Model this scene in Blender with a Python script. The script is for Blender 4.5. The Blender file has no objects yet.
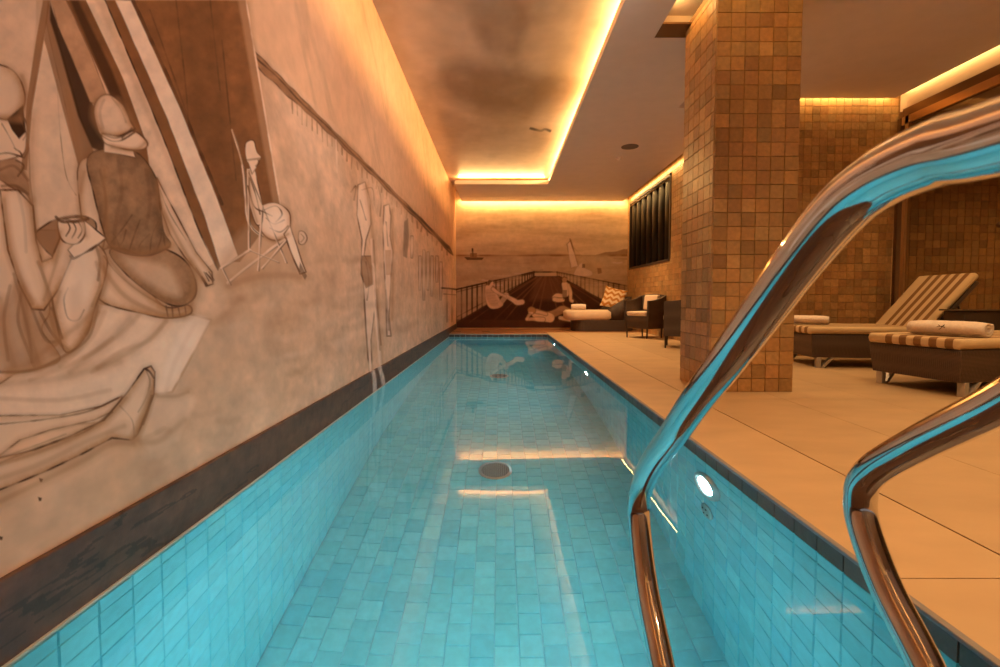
import bpy, bmesh, math, random
import numpy as np
from mathutils import Vector, Matrix

random.seed(7)
RNG = np.random.default_rng(11)
sc = bpy.context.scene
C = sc.collection

# ------------------------------------------------------------------ camera
EYE = 0.78
FPX = 470.0
PITCH = math.atan(0.0443)
PRIN_Y = 319.8
cam_data = bpy.data.cameras.new('camera')
cam = bpy.data.objects.new('camera', cam_data)
C.objects.link(cam)
cam.location = (0, 0, EYE)
cam.rotation_euler = (math.radians(90) - PITCH, 0, 0)
cam_data.sensor_width = 36
cam_data.lens = FPX * 36 / 1000
cam_data.shift_y = -(333.5 - PRIN_Y) / 1000
cam_data.clip_start = 0.03
cam_data.dof.use_dof = True; cam_data.dof.focus_distance = 4.5; cam_data.dof.aperture_fstop = 9.0
sc.camera = cam

# ------------------------------------------------------------------ world, exposure, sampling
w = bpy.data.worlds.new('world'); sc.world = w; w.use_nodes = True
w.node_tree.nodes['Background'].inputs[0].default_value = (0.62, 0.56, 0.55, 1)
w.node_tree.nodes['Background'].inputs[1].default_value = 0.30
sc.view_settings.view_transform = 'Standard'
sc.view_settings.look = 'None'
sc.view_settings.gamma = 1
sc.view_settings.use_curve_mapping = False
sc.view_settings.exposure = 0.48
cy = sc.cycles
cy.max_bounces = 12; cy.diffuse_bounces = 6; cy.glossy_bounces = 6; cy.transmission_bounces = 8
cy.sample_clamp_indirect = 4.0
cy.sample_clamp_direct = 0.0
cy.caustics_refractive = True; cy.caustics_reflective = False
cy.use_denoising = True

# ------------------------------------------------------------------ lights hidden in the coves
LED = (1.0, 0.57, 0.19)
def strip(name, loc, size, length, power, rot, col=LED, spread=180):
    d = bpy.data.lights.new(name, 'AREA'); d.shape = 'RECTANGLE'
    d.size = size; d.size_y = length; d.energy = power; d.color = col
    d.spread = math.radians(spread)
    o = bpy.data.objects.new(name, d); C.objects.link(o)
    o.location = loc; o.rotation_euler = rot
    return o
R = math.radians
K = 0.8
KL = 0.64
# coffer over the pool: right lip (faces up and towards the pool), far lip, left gap
strip('led_strip', (1.20, 4.0, 3.43), 0.03, 12.8, 330*KL, (0, R(97), 0))
strip('led_strip', (0.03, 10.60, 3.43), 1.9, 0.03, 40*KL, (R(-97), 0, 0))
# coves of the far wall, window wall, tiled wall, glass wall
strip('led_strip', (1.1, 12.30, 3.36), 4.3, 0.03, 56*KL, (R(25), 0, 0))
strip('led_strip', (3.25, 9.4, 3.36), 0.03, 5.8, 34*KL, (0, R(-25), 0))
strip('led_strip', (4.3, 6.35, 3.50), 1.9, 0.03, 9*KL, (R(25), 0, 0))
strip('led_strip', (5.29, 3.2, 3.54), 0.03, 6.2, 26*KL, (0, R(-50), 0))
# slot coffer beside the pillar
strip('led_strip', (1.53, 3.2, 3.40), 0.03, 2.4, 20*KL, (0, R(-100), 0))
# added fill spots without fixtures, brightening the deck and lounge
def spot(loc, power, col=(1.0, 0.60, 0.27), size=70, blend=0.8, r=0.05):
    d = bpy.data.lights.new('fill_spot', 'SPOT'); d.energy = power; d.color = col
    d.spot_size = R(size); d.spot_blend = blend; d.shadow_soft_size = r
    o = bpy.data.objects.new('fill_spot', d); C.objects.link(o); o.location = loc
    return o
for p, e_ in (((1.9, 1.6, 3.27), 200), ((3.3, 1.2, 3.40), 150), ((3.6, 3.2, 3.40), 120), ((1.6, -0.6, 3.27), 200), ((4.2, 5.0, 3.40), 90)):
    spot(p, e_*K, size=120, blend=1.0)
for p, e_ in (((2.3, 6.4, 3.27), 240), ((2.2, 9.8, 3.27), 420)): spot(p, e_*K, size=104, blend=1.0)  # fill added over the far deck, bare ceiling with no lamp there
for p, q in (((1.27, 2.0, 3.28), (-1.19, 4.6, 1.3)), ((1.27, 1.2, 3.28), (-1.19, 2.6, 1.0)), ((1.27, 3.3, 3.28), (-1.19, 7.5, 1.3))):  # unseen fill spots added to brighten the left painted wall
    o = spot(p, 150*K, col=(1.0, 0.84, 0.72), size=100, blend=1.0)
    o.rotation_euler = (Vector(q)-Vector(p)).to_track_quat('-Z', 'Y').to_euler()
for p in ((6.6, 4.6, 3.27), (6.6, 2.4, 3.27)): spot(p, 300*K, size=130, blend=1.0)  # added fill so the room behind the glass is not black

# ------------------------------------------------------------------ pixel <-> place helpers
cP, sP = math.cos(PITCH), math.sin(PITCH)
def ray(px, py):
    x = (px - 500) / FPX; y = (PRIN_Y - py) / FPX
    return Vector((x, cP + y * sP, -sP + y * cP))
def proj(X, Y, Z):
    Zr = Z - EYE
    d = Y * cP - Zr * sP; u = Y * sP + Zr * cP
    return 500 + FPX * X / d, PRIN_Y - FPX * u / d

# ------------------------------------------------------------------ materials
def new_mat(name):
    m = bpy.data.materials.new(name); m.use_nodes = True
    nt = m.node_tree
    return m, nt, nt.nodes['Principled BSDF']
def mat(name, col, rough=0.6, metal=0.0, noise=0.12, scale=6.0, bump=0.0, bscale=60.0, attr=False, coat=0.0, spec=0.5, stretch=None):
    m, nt, b = new_mat(name)
    L = nt.links.new
    tc = nt.nodes.new('ShaderNodeTexCoord')
    src = tc.outputs['Object']
    if stretch:
        mp = nt.nodes.new('ShaderNodeMapping'); mp.inputs['Scale'].default_value = stretch
        L(src, mp.inputs['Vector']); src = mp.outputs['Vector']
    n = nt.nodes.new('ShaderNodeTexNoise'); n.inputs['Scale'].default_value = scale; n.inputs['Detail'].default_value = 6
    L(src, n.inputs['Vector'])
    mr = nt.nodes.new('ShaderNodeMapRange'); mr.inputs[1].default_value = 0.3; mr.inputs[2].default_value = 0.7
    mr.inputs[3].default_value = 1 - noise; mr.inputs[4].default_value = 1 + noise
    L(n.outputs['Fac'], mr.inputs[0])
    mx = nt.nodes.new('ShaderNodeVectorMath'); mx.operation = 'SCALE'
    if attr:
        a = nt.nodes.new('ShaderNodeAttribute'); a.attribute_name = 'Col'
        L(a.outputs['Color'], mx.inputs[0])
    else:
        mx.inputs[0].default_value = col[:3]
    L(mr.outputs[0], mx.inputs['Scale'])
    L(mx.outputs[0], b.inputs['Base Color'])
    b.inputs['Roughness'].default_value = rough
    b.inputs['Metallic'].default_value = metal
    b.inputs['Specular IOR Level'].default_value = spec
    if coat:
        b.inputs['Coat Weight'].default_value = coat; b.inputs['Coat Roughness'].default_value = 0.1
    if bump:
        n2 = nt.nodes.new('ShaderNodeTexNoise'); n2.inputs['Scale'].default_value = bscale; n2.inputs['Detail'].default_value = 4
        L(src, n2.inputs['Vector'])
        bp = nt.nodes.new('ShaderNodeBump'); bp.inputs['Strength'].default_value = bump; bp.inputs['Distance'].default_value = 0.01
        L(n2.outputs['Fac'], bp.inputs['Height']); L(bp.outputs[0], b.inputs['Normal'])
    return m

def rattan_mat(name, col):
    m, nt, b = new_mat(name); L = nt.links.new
    tc = nt.nodes.new('ShaderNodeTexCoord')
    # woven strands: two crossed waves
    outs = []
    for d in ('X', 'Y', 'Z'):
        wv = nt.nodes.new('ShaderNodeTexWave'); wv.wave_type = 'BANDS'; wv.bands_direction = d
        wv.inputs['Scale'].default_value = 22 if d != 'Z' else 30; wv.inputs['Distortion'].default_value = 0.6
        L(tc.outputs['Object'], wv.inputs['Vector']); outs.append(wv.outputs['Fac'])
    m1 = nt.nodes.new('ShaderNodeMath'); m1.operation = 'MULTIPLY'; L(outs[0], m1.inputs[0]); L(outs[2], m1.inputs[1])
    m2 = nt.nodes.new('ShaderNodeMath'); m2.operation = 'MAXIMUM'; L(m1.outputs[0], m2.inputs[0])
    m3 = nt.nodes.new('ShaderNodeMath'); m3.operation = 'MULTIPLY'; L(outs[1], m3.inputs[0]); L(outs[2], m3.inputs[1]); L(m3.outputs[0], m2.inputs[1])
    rp = nt.nodes.new('ShaderNodeValToRGB')
    rp.color_ramp.elements[0].color = (col[0]*.45, col[1]*.45, col[2]*.45, 1); rp.color_ramp.elements[1].color = (col[0]*1.35, col[1]*1.35, col[2]*1.35, 1)
    L(m2.outputs[0], rp.inputs[0]); L(rp.outputs[0], b.inputs['Base Color'])
    bp = nt.nodes.new('ShaderNodeBump'); bp.inputs['Strength'].default_value = 0.5; bp.inputs['Distance'].default_value = 0.006
    L(m2.outputs[0], bp.inputs['Height']); L(bp.outputs[0], b.inputs['Normal'])
    b.inputs['Roughness'].default_value = 0.45
    return m

def emis_mat(name, col, s):
    m, nt, b = new_mat(name)
    b.inputs['Emission Color'].default_value = (*col, 1); b.inputs['Emission Strength'].default_value = s
    b.inputs['Base Color'].default_value = (0.8, 0.8, 0.8, 1)
    return m

M = {}
M['mural'] = mat('painted_plaster', None, rough=0.8, spec=0.15, noise=0.07, scale=9, attr=True, bump=0.08, bscale=14)
M['ceil_paint'] = mat('painted_sky', None, rough=0.42, noise=0.06, scale=5, attr=True, bump=0.04, bscale=8)
M['dado'] = mat('dark_stone', None, rough=0.5, noise=0.35, scale=14, attr=True, bump=0.15, bscale=40)
M['ceiling'] = mat('ceiling_paint', (0.74, 0.64, 0.57), rough=0.55, noise=0.03)
M['coffer_white'] = mat('coffer_plaster', (0.62, 0.50, 0.38), rough=0.6, noise=0.03)
M['plaster'] = mat('plaster', (0.45, 0.36, 0.28), rough=0.7)
M['tile'] = mat('glazed_tile', None, rough=0.38, noise=0.16, scale=30, attr=True, bump=0.12, bscale=55)
M['pool_tile'] = mat('pool_tile', None, rough=0.30, noise=0.07, scale=22, attr=True, bump=0.05, bscale=30)
M['grout'] = mat('tile_grout', (0.22, 0.13, 0.06), rough=0.9)
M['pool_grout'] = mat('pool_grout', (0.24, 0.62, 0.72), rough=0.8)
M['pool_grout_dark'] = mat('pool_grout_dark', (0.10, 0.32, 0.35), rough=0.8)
M['coping'] = mat('grey_coping', (0.22, 0.20, 0.20), rough=0.5)
M['caulk'] = mat('pale_caulk', (0.52, 0.52, 0.46), rough=0.6)
M['bronze'] = mat('bronze', (0.20, 0.12, 0.06), rough=0.35, metal=0.8, noise=0.05)
M['gold'] = mat('brass_trim', (0.55, 0.34, 0.16), rough=0.3, metal=0.7, noise=0.03)
M['leg_steel'] = mat('satin_steel', (0.5, 0.47, 0.43), rough=0.5, metal=0.6, noise=0.03)
M['steel'] = mat('brushed_steel', (0.62, 0.60, 0.58), rough=0.28, metal=1.0, noise=0.03)
M['chrome'] = mat('chrome', (0.66, 0.65, 0.64), rough=0.035, metal=1.0, noise=0.0)
M['rattan'] = rattan_mat('dark_rattan', (0.075, 0.045, 0.030))
M['rattan_lounger'] = rattan_mat('brown_rattan', (0.10, 0.058, 0.036))
M['leg_wood'] = mat('dark_leg', (0.035, 0.022, 0.016), rough=0.4)
M['cream'] = mat('cream_fabric', (0.72, 0.55, 0.40), rough=0.9, noise=0.05, bump=0.2, bscale=120)
M['towel'] = mat('towel_terry', (0.82, 0.70, 0.60), rough=1.0, noise=0.08, scale=60, bump=0.5, bscale=220)
M['ink'] = mat('dark_thread', (0.06, 0.03, 0.02), rough=0.8)
M['black'] = mat('black_slot', (0.012, 0.012, 0.012), rough=0.6)
M['louvre'] = mat('dark_louvre', (0.013, 0.009, 0.006), rough=0.5, noise=0.2, scale=3, spec=0.12)
M['wood_floor'] = mat('timber_floor', (0.30, 0.13, 0.055), rough=0.35, noise=0.3, scale=3, stretch=(1, 12, 1))
M['grate'] = mat('grate_metal', (0.30, 0.36, 0.36), rough=0.45, metal=0.2, noise=0.05)
M['near_deck'] = mat('dark_timber_deck', (0.085, 0.045, 0.03), rough=0.4, noise=0.3, scale=3, stretch=(1, 12, 1))
M['white_plastic'] = mat('white_plastic', (0.75, 0.70, 0.66), rough=0.5)
M['speaker'] = mat('speaker_mesh', (0.16, 0.13, 0.11), rough=0.7)
M['table_top'] = mat('dark_glass_top', (0.10, 0.075, 0.05), rough=0.08, spec=0.8)

def deck_mat():
    m, nt, b = new_mat('limestone_deck'); L = nt.links.new
    tc = nt.nodes.new('ShaderNodeTexCoord')
    n = nt.nodes.new('ShaderNodeTexNoise'); n.inputs['Scale'].default_value = 2.2; n.inputs['Detail'].default_value = 8
    mp = nt.nodes.new('ShaderNodeMapping'); mp.inputs['Scale'].default_value = (1, 2.2, 1)
    L(tc.outputs['Object'], mp.inputs['Vector']); L(mp.outputs[0], n.inputs['Vector'])
    a = nt.nodes.new('ShaderNodeAttribute'); a.attribute_name = 'Col'
    mr = nt.nodes.new('ShaderNodeMapRange'); mr.inputs[1].default_value = .3; mr.inputs[2].default_value = .7; mr.inputs[3].default_value = .90; mr.inputs[4].default_value = 1.08
    L(n.outputs['Fac'], mr.inputs[0])
    mx = nt.nodes.new('ShaderNodeVectorMath'); mx.operation = 'SCALE'; L(a.outputs['Color'], mx.inputs[0]); L(mr.outputs[0], mx.inputs['Scale'])
    L(mx.outputs[0], b.inputs['Base Color'])
    b.inputs['Roughness'].default_value = 0.42
    return m
M['deck'] = deck_mat()

def water_mat():
    m, nt, b = new_mat('pool_water'); L = nt.links.new
    b.inputs['Base Color'].default_value = (0.93, 0.99, 1.0, 1)
    b.inputs['Transmission Weight'].default_value = 1.0
    b.inputs['IOR'].default_value = 1.333; b.inputs['Roughness'].default_value = 0.0
    tc = nt.nodes.new('ShaderNodeTexCoord')
    n = nt.nodes.new('ShaderNodeTexNoise'); n.inputs['Scale'].default_value = 2.0; n.inputs['Detail'].default_value = 2
    L(tc.outputs['Object'], n.inputs['Vector'])
    bp = nt.nodes.new('ShaderNodeBump'); bp.inputs['Strength'].default_value = 0.05; bp.inputs['Distance'].default_value = 0.02
    L(n.outputs['Fac'], bp.inputs['Height']); L(bp.outputs[0], b.inputs['Normal'])
    return m
M['water'] = water_mat()
def glass_mat():
    m = bpy.data.materials.new('tinted_glass'); m.use_nodes = True; nt = m.node_tree; nt.nodes.clear(); L = nt.links.new
    o = nt.nodes.new('ShaderNodeOutputMaterial'); t = nt.nodes.new('ShaderNodeBsdfTransparent'); g = nt.nodes.new('ShaderNodeBsdfGlossy')
    t.inputs[0].default_value = (0.66, 0.62, 0.54, 1); g.inputs['Roughness'].default_value = 0.01; g.inputs[0].default_value = (.9, .9, .9, 1)
    lw = nt.nodes.new('ShaderNodeLayerWeight'); f = nt.nodes.new('ShaderNodeMath'); f.operation = 'POWER'; L(lw.outputs['Facing'], f.inputs[0]); f.inputs[1].default_value = 4
    f2 = nt.nodes.new('ShaderNodeMapRange'); L(f.outputs[0], f2.inputs[0]); f2.inputs[3].default_value = 0.03; f2.inputs[4].default_value = 0.8
    mx = nt.nodes.new('ShaderNodeMixShader'); L(f2.outputs[0], mx.inputs[0]); L(t.outputs[0], mx.inputs[1]); L(g.outputs[0], mx.inputs[2]); L(mx.outputs[0], o.inputs[0])
    return m
M['glass'] = glass_mat()

# ------------------------------------------------------------------ mesh helpers
class MB:
    def __init__(s): s.v = []; s.f = []; s.c = []; s.smooth = []
    def add(s, vs, fs, col=None, smooth=False):
        o = len(s.v); s.v += [tuple(p) for p in vs]; s.f += [tuple(i + o for i in q) for q in fs]
        s.c += [col or (1, 1, 1)] * len(vs); s.smooth += [smooth] * len(fs)
    def box(s, x0, x1, y0, y1, z0, z1, bev=0.0, col=None, mtx=None):
        bm = bmesh.new(); bmesh.ops.create_cube(bm, size=1)
        for v in bm.verts:
            v.co = Vector((x0 + (v.co.x + .5) * (x1 - x0), y0 + (v.co.y + .5) * (y1 - y0), z0 + (v.co.z + .5) * (z1 - z0)))
        if bev: bmesh.ops.bevel(bm, geom=list(bm.edges), offset=bev, segments=3, affect='EDGES', profile=0.6)
        s.take(bm, col, mtx, smooth=bool(bev))
    def hexa(s, bot, top, bev=0.0, col=None, mtx=None):
        """bot, top: four points each, counter-clockwise"""
        bm = bmesh.new(); b = [bm.verts.new(p) for p in bot]; t = [bm.verts.new(p) for p in top]
        bm.faces.new(b[::-1]); bm.faces.new(t)
        for i in range(4): bm.faces.new((b[i], b[(i+1) % 4], t[(i+1) % 4], t[i]))
        if bev: bmesh.ops.bevel(bm, geom=list(bm.edges), offset=bev, segments=3, affect='EDGES', profile=0.6)
        s.take(bm, col, mtx, smooth=bool(bev))
    def take(s, bm, col=None, mtx=None, smooth=False):
        bmesh.ops.recalc_face_normals(bm, faces=bm.faces)
        bm.verts.index_update()
        vs = [(mtx @ v.co if mtx else v.co.copy()) for v in bm.verts]
        s.add(vs, [[v.index for v in f.verts] for f in bm.faces], col, smooth); bm.free()
    def tube(s, pts, r, n=16, cap=True, col=None):
        pts = [Vector(p) for p in pts]; rs = r if isinstance(r, (list, tuple)) else [r] * len(pts)
        t0 = (pts[1] - pts[0]).normalized(); up = Vector((0, 0, 1)) if abs(t0.z) < .9 else Vector((1, 0, 0))
        nrm = t0.cross(up).normalized(); vs = []; prev = t0
        for i, p in enumerate(pts):
            t = (pts[min(i+1, len(pts)-1)] - pts[max(i-1, 0)]).normalized()
            q = prev.rotation_difference(t); nrm = (q @ nrm).normalized(); prev = t; b = t.cross(nrm)
            for k in range(n):
                a = 2 * math.pi * k / n; vs.append(p + (nrm * math.cos(a) + b * math.sin(a)) * rs[i])
        fs = []
        for i in range(len(pts) - 1):
            for k in range(n):
                a, b_ = i*n + k, i*n + (k+1) % n
                fs.append((a, b_, b_ + n, a + n))
        if cap: fs.append(tuple(range(n))[::-1]); fs.append(tuple((len(pts)-1)*n + k for k in range(n)))
        s.add(vs, fs, col, True)
    def disc(s, c, r, axis, h, n=40, ri=0.0, col=None, prof=None):
        """lathe of a (radius, height) profile about `axis` at c"""
        ax = Vector(axis).normalized(); u = ax.orthogonal().normalized(); v_ = ax.cross(u); c = Vector(c)
        prof = prof or [(ri, 0), (r, 0), (r, h), (ri, h)]
        vs = []; fs = []; m = len(prof)
        for (rr, hh) in prof:
            for k in range(n):
                a = 2*math.pi*k/n; vs.append(c + (u*math.cos(a) + v_*math.sin(a))*max(rr, 1e-4) + ax*hh)
        for i in range(m - 1):
            for k in range(n):
                a, b_ = i*n+k, i*n+(k+1) % n; fs.append((a, b_, b_+n, a+n))
        s.add(vs, fs, col, False)
    def build(s, name, m, parent=None, colors=False):
        me = bpy.data.meshes.new(name); me.from_pydata(s.v, [], s.f); me.update()
        if colors:
            at = me.color_attributes.new('Col', 'FLOAT_COLOR', 'POINT')
            arr = np.ones((len(s.v), 4), dtype=np.float32); arr[:, :3] = np.array(s.c, dtype=np.float32)
            at.data.foreach_set('color', arr.ravel())
        me.polygons.foreach_set('use_smooth', s.smooth)
        me.materials.append(m)
        o = bpy.data.objects.new(name, me); C.objects.link(o)
        if parent: o.parent = parent
        return o

def tag(o, label=None, cat=None, group=None, kind=None):
    if label: o['label'] = label
    if cat: o['category'] = cat
    if group: o['group'] = group
    if kind: o['kind'] = kind
    return o
def empty(name, loc, rz=0, label=None, cat=None, group=None, kind=None):
    o = bpy.data.objects.new(name, None); C.objects.link(o); o.location = loc; o.rotation_euler = (0, 0, rz); o.empty_display_size = .1
    return tag(o, label, cat, group, kind)
def kids(o): return [x for x in C.objects if x.parent == o]
def copy_tree(o, parent=None):
    c = o.copy(); C.objects.link(c); c.parent = parent
    for ch in kids(o): copy_tree(ch, c)
    return c
def structure(o): o['kind'] = 'structure'; return o
def box_obj(name, dims, m, parent=None, bev=0.0):
    b = MB(); b.box(*dims, bev=bev); return b.build(name, m, parent)
def catmull(pts, n=8, closed=False):
    P = [np.array(p, float) for p in pts]; out = []
    N = len(P)
    rng = range(N) if closed else range(N - 1)
    for i in rng:
        if closed: a, b, c_, d = P[(i-1) % N], P[i], P[(i+1) % N], P[(i+2) % N]
        else: a, b, c_, d = P[max(i-1, 0)], P[i], P[i+1], P[min(i+2, N-1)]
        for k in range(n):
            t = k / n
            out.append(.5*((2*b) + (-a + c_)*t + (2*a - 5*b + 4*c_ - d)*t*t + (-a + 3*b - 3*c_ + d)*t**3))
    if not closed: out.append(P[-1])
    return out

# ------------------------------------------------------------------ noise and painting on walls
def vnoise(x, y, seed):
    r = np.random.default_rng(seed).random((64, 64))
    xi = np.floor(x).astype(int); yi = np.floor(y).astype(int); fx = x - xi; fy = y - yi
    fx = fx*fx*(3-2*fx); fy = fy*fy*(3-2*fy)
    g = lambda a, b: r[a % 64, b % 64]
    return (g(xi, yi)*(1-fx) + g(xi+1, yi)*fx)*(1-fy) + (g(xi, yi+1)*(1-fx) + g(xi+1, yi+1)*fx)*fy
def fbm(x, y, seed, oct=5):
    s = 0; a = .5; t = 0
    for i in range(oct):
        s = s + a*vnoise(x*2**i + 17.3*i, y*2**i + 5.1*i, seed + i); t += a; a *= .55
    return s / t

class Painting:
    """pigment on the vertices of a wall grid; brush strokes are given where the photograph shows them on that wall"""
    def __init__(s, PX, PY_, base): s.x = PX; s.y = PY_; s.c = base.astype(np.float64)
    def _dist(s, idx, pts, closed):
        x = s.x[idx]; y = s.y[idx]; d = np.full(len(x), 1e9); n = len(pts)
        for i in range(n if closed else n - 1):
            ax, ay = pts[i]; bx, by = pts[(i+1) % n]; dx, dy = bx-ax, by-ay; L2 = dx*dx + dy*dy + 1e-9
            t = np.clip(((x-ax)*dx + (y-ay)*dy)/L2, 0, 1)
            d = np.minimum(d, (x-ax-t*dx)**2 + (y-ay-t*dy)**2)
        return np.sqrt(d)
    def _box(s, pts, m):
        xs = [p[0] for p in pts]; ys = [p[1] for p in pts]
        return np.nonzero((s.x > min(xs)-m) & (s.x < max(xs)+m) & (s.y > min(ys)-m) & (s.y < max(ys)+m))[0]
    def poly(s, pts, col, alpha=1.0, soft=0.8, smooth=False, edge=None, ew=1.0, ea=0.7, mott=0.0, seed=3, shade=None):
        if smooth: pts = [tuple(p) for p in catmull(pts, 6, True)]
        if edge is not None and shade is not None:
            s.line(list(pts) + [pts[0]], BROWN, 1.0, .26, smooth=False, soft=shade[0]*.7)
        idx = s._box(pts, 4 + soft)
        if not len(idx): return
        x = s.x[idx]; y = s.y[idx]; ins = np.zeros(len(x), bool); n = len(pts)
        for i in range(n):
            ax, ay = pts[i]; bx, by = pts[(i+1) % n]
            if ay == by: continue
            cr = ((ay > y) != (by > y)) & (x < (bx-ax)*(y-ay)/(by-ay) + ax); ins ^= cr
        d = s._dist(idx, pts, True); sd = np.where(ins, d, -d)
        a = np.clip(sd/soft + .5, 0, 1)*alpha
        cc = np.array(col)[None, :]*np.ones((len(x), 1))
        if mott: cc = cc*(1 + mott*(fbm(x*.09, y*.09, seed)-.5)[:, None]*2)
        if shade:   # painted modelling: darker towards the outline, as in the sepia drawing
            k = np.clip(1 - d/(shade[0]*1.35), 0, 1)[:, None]**1.25*(.55 + .9*fbm(x*.05, y*.05, 12, 3)[:, None]); lx, ly = x-min(p[0] for p in pts), y-min(p[1] for p in pts); gx = np.clip((lx/max(lx.max(), 1)*.55 + ly/max(ly.max(), 1)*.6), 0, 1)[:, None]
            kk = np.clip(k*min(.85, shade[1]*2.5)*(.45 + .9*gx) + .22*np.clip(gx-.45, 0, 1), 0, .92)
            dry = fbm(x*.35 + y*.1, y*.35 - x*.1, 44, 3)[:, None]; kk = np.clip(kk*(.75 + .5*dry), 0, .95); cc = cc*(1-kk) + np.array(MODEL)[None]*np.array(cc.mean(1, keepdims=True)*1.6)*kk
        s.c[idx] = s.c[idx]*(1-a[:, None]) + cc*a[:, None]
        if edge is not None: s._ink(idx, d, edge, ew, ea)
    def _ink(s, idx, d, col, w_, al):
        nz = np.clip(fbm(s.x[idx]*.07, s.y[idx]*.07, 7, 2)*2.0 - .2, .5, 1.1); w_ = w_*(.7 + .8*nz); a = np.clip((w_/2 + .5 - d), 0, 1)*np.clip(al*1.25*nz, 0, 1)*np.minimum(1, w_)
        s.c[idx] = s.c[idx]*(1-a[:, None]) + np.array(col)[None, :]*a[:, None]
    def line(s, pts, col, w_=1.0, alpha=0.8, smooth=True, soft=0.0):
        if smooth and len(pts) > 2: pts = [tuple(p) for p in catmull(pts, 6)]
        idx = s._box(pts, w_ + 3 + soft)
        if not len(idx): return
        d = s._dist(idx, pts, False)
        if soft:
            a = np.clip(1 - (d - w_/2)/soft, 0, 1)*alpha
            s.c[idx] = s.c[idx]*(1-a[:, None]) + np.array(col)[None, :]*a[:, None]
        else: s._ink(idx, d, col, w_, alpha)

def grid_obj(name, P, cols, m, parent=None, flip=False):
    """P: (rows, cols, 3) array of points; cols: (rows*cols, 3)"""
    r, c_ = P.shape[:2]
    me = bpy.data.meshes.new(name); me.vertices.add(r*c_); me.vertices.foreach_set('co', P.reshape(-1, 3).astype(np.float32).ravel())
    i = np.arange((r-1)*(c_-1)); a = (i//(c_-1))*c_ + i % (c_-1)
    q = np.stack([a, a+1, a+1+c_, a+c_], 1)
    if flip: q = q[:, ::-1]
    nf = len(q); me.loops.add(nf*4); me.loops.foreach_set('vertex_index', q.astype(np.int32).ravel())
    me.polygons.add(nf); me.polygons.foreach_set('loop_start', (np.arange(nf)*4).astype(np.int32))
    me.polygons.foreach_set('loop_total', np.full(nf, 4, np.int32))
    me.update(calc_edges=True)
    at = me.color_attributes.new('Col', 'FLOAT_COLOR', 'POINT')
    arr = np.ones((r*c_, 4), np.float32); arr[:, :3] = np.clip(cols, 0, 1); at.data.foreach_set('color', arr.ravel())
    me.materials.append(m); me.validate()
    o = bpy.data.objects.new(name, me); C.objects.link(o)
    if parent: o.parent = parent
    return o

# ------------------------------------------------------------------ dimensions of the place
XL = -1.155          # painted wall
PL, PR = -1.135, 1.07   # pool edges
WZ = -0.067         # water level (deck = 0)
PB = -1.62          # pool bottom
PY0, PY1 = 0.92, 10.45
YB = 12.40          # far wall
XW = 3.35           # window wall
YT = 6.42           # tiled wall of the lounge
XG = 5.32           # glass partition
ZC, ZH, ZU = 3.30, 3.43, 3.475   # slab, lounge ceiling, coffer

# ------------------------------------------------------------------ left wall with the painted beach scene
CREAM = (0.82, 0.64, 0.54); PALE = (0.88, 0.71, 0.62); TAN = (0.56, 0.36, 0.25); BROWN = (0.27, 0.135, 0.065)
MODEL = (0.50, 0.29, 0.17); MID = (0.33, 0.18, 0.10); DARK = (0.075, 0.032, 0.015); INK = (0.165, 0.08, 0.042)
def wall_cols(X, x0, x1, step):
    ys = []
    for px in np.arange(x0, x1, step):
        r = ray(px, 300); ys.append(r.y*X/r.x)
    return ys
ycols = [-2.6, -1.5, -0.6, 0.1, 0.5, 0.8] + wall_cols(XL, -14, 458, 0.72)
ycols = np.array([y for y in ycols if y < YB] + [YB])
zrows = np.concatenate([np.arange(0.05, 2.05, 0.0027), np.arange(2.05, 3.62, 0.0055)])
YY, ZZ = np.meshgrid(ycols, zrows)
P = np.stack([np.full_like(YY, XL), YY, ZZ], -1)
yf, zf = YY.ravel(), ZZ.ravel()
yfs = np.where(yf < .6, .6, yf)
px_, py_ = proj(XL, yfs, zf); px_ = np.where(yf < .6, -500, px_)
n1 = fbm(yf*1.3, zf*1.6, 21); n2 = fbm(yf*5, zf*6, 31); n3 = fbm(yf*.7+4, zf*1.1, 41)
t = np.clip((n1-.40)*2.2, 0, 1)*.6 + n2*.3
base = np.array((0.76, 0.57, 0.46))[None]*(1-t[:, None]) + np.array(TAN)[None]*t[:, None]*1.02
n5 = fbm(yf*16+zf*5, zf*20, 77, 3)
base = base*(1 + (n2-.5)[:, None]*.45)*(1 + (n5-.5)[:, None]*.22)
# plainer, warmer plaster above the rope line
above = np.clip((zf - 1.96)/.05, 0, 1)[:, None]
up = np.array((0.72, 0.50, 0.37))[None]*(0.82 + .36*n3[:, None])
nv = fbm(yf*1.5 + zf*1.1, zf*.5, 91); up = up*(1 - .12*np.clip(1-np.abs(nv-.5)/.05, 0, 1))[:, None]
base = base*(1-above) + up*above
A = Painting(px_, py_, base)
# sand: darker washes
for (q, al) in (([(240, 215), (300, 235), (340, 270), (300, 330), (230, 320), (225, 260)], .28), ([(150, 420), (260, 340), (330, 340), (300, 400), (200, 440)], .18),
                ([(320, 230), (360, 240), (360, 300), (330, 300)], .2), ([(385, 260), (415, 270), (410, 320), (388, 320)], .25)):
    A.poly(q, TAN, al, soft=18, smooth=True, mott=.4)
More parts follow.
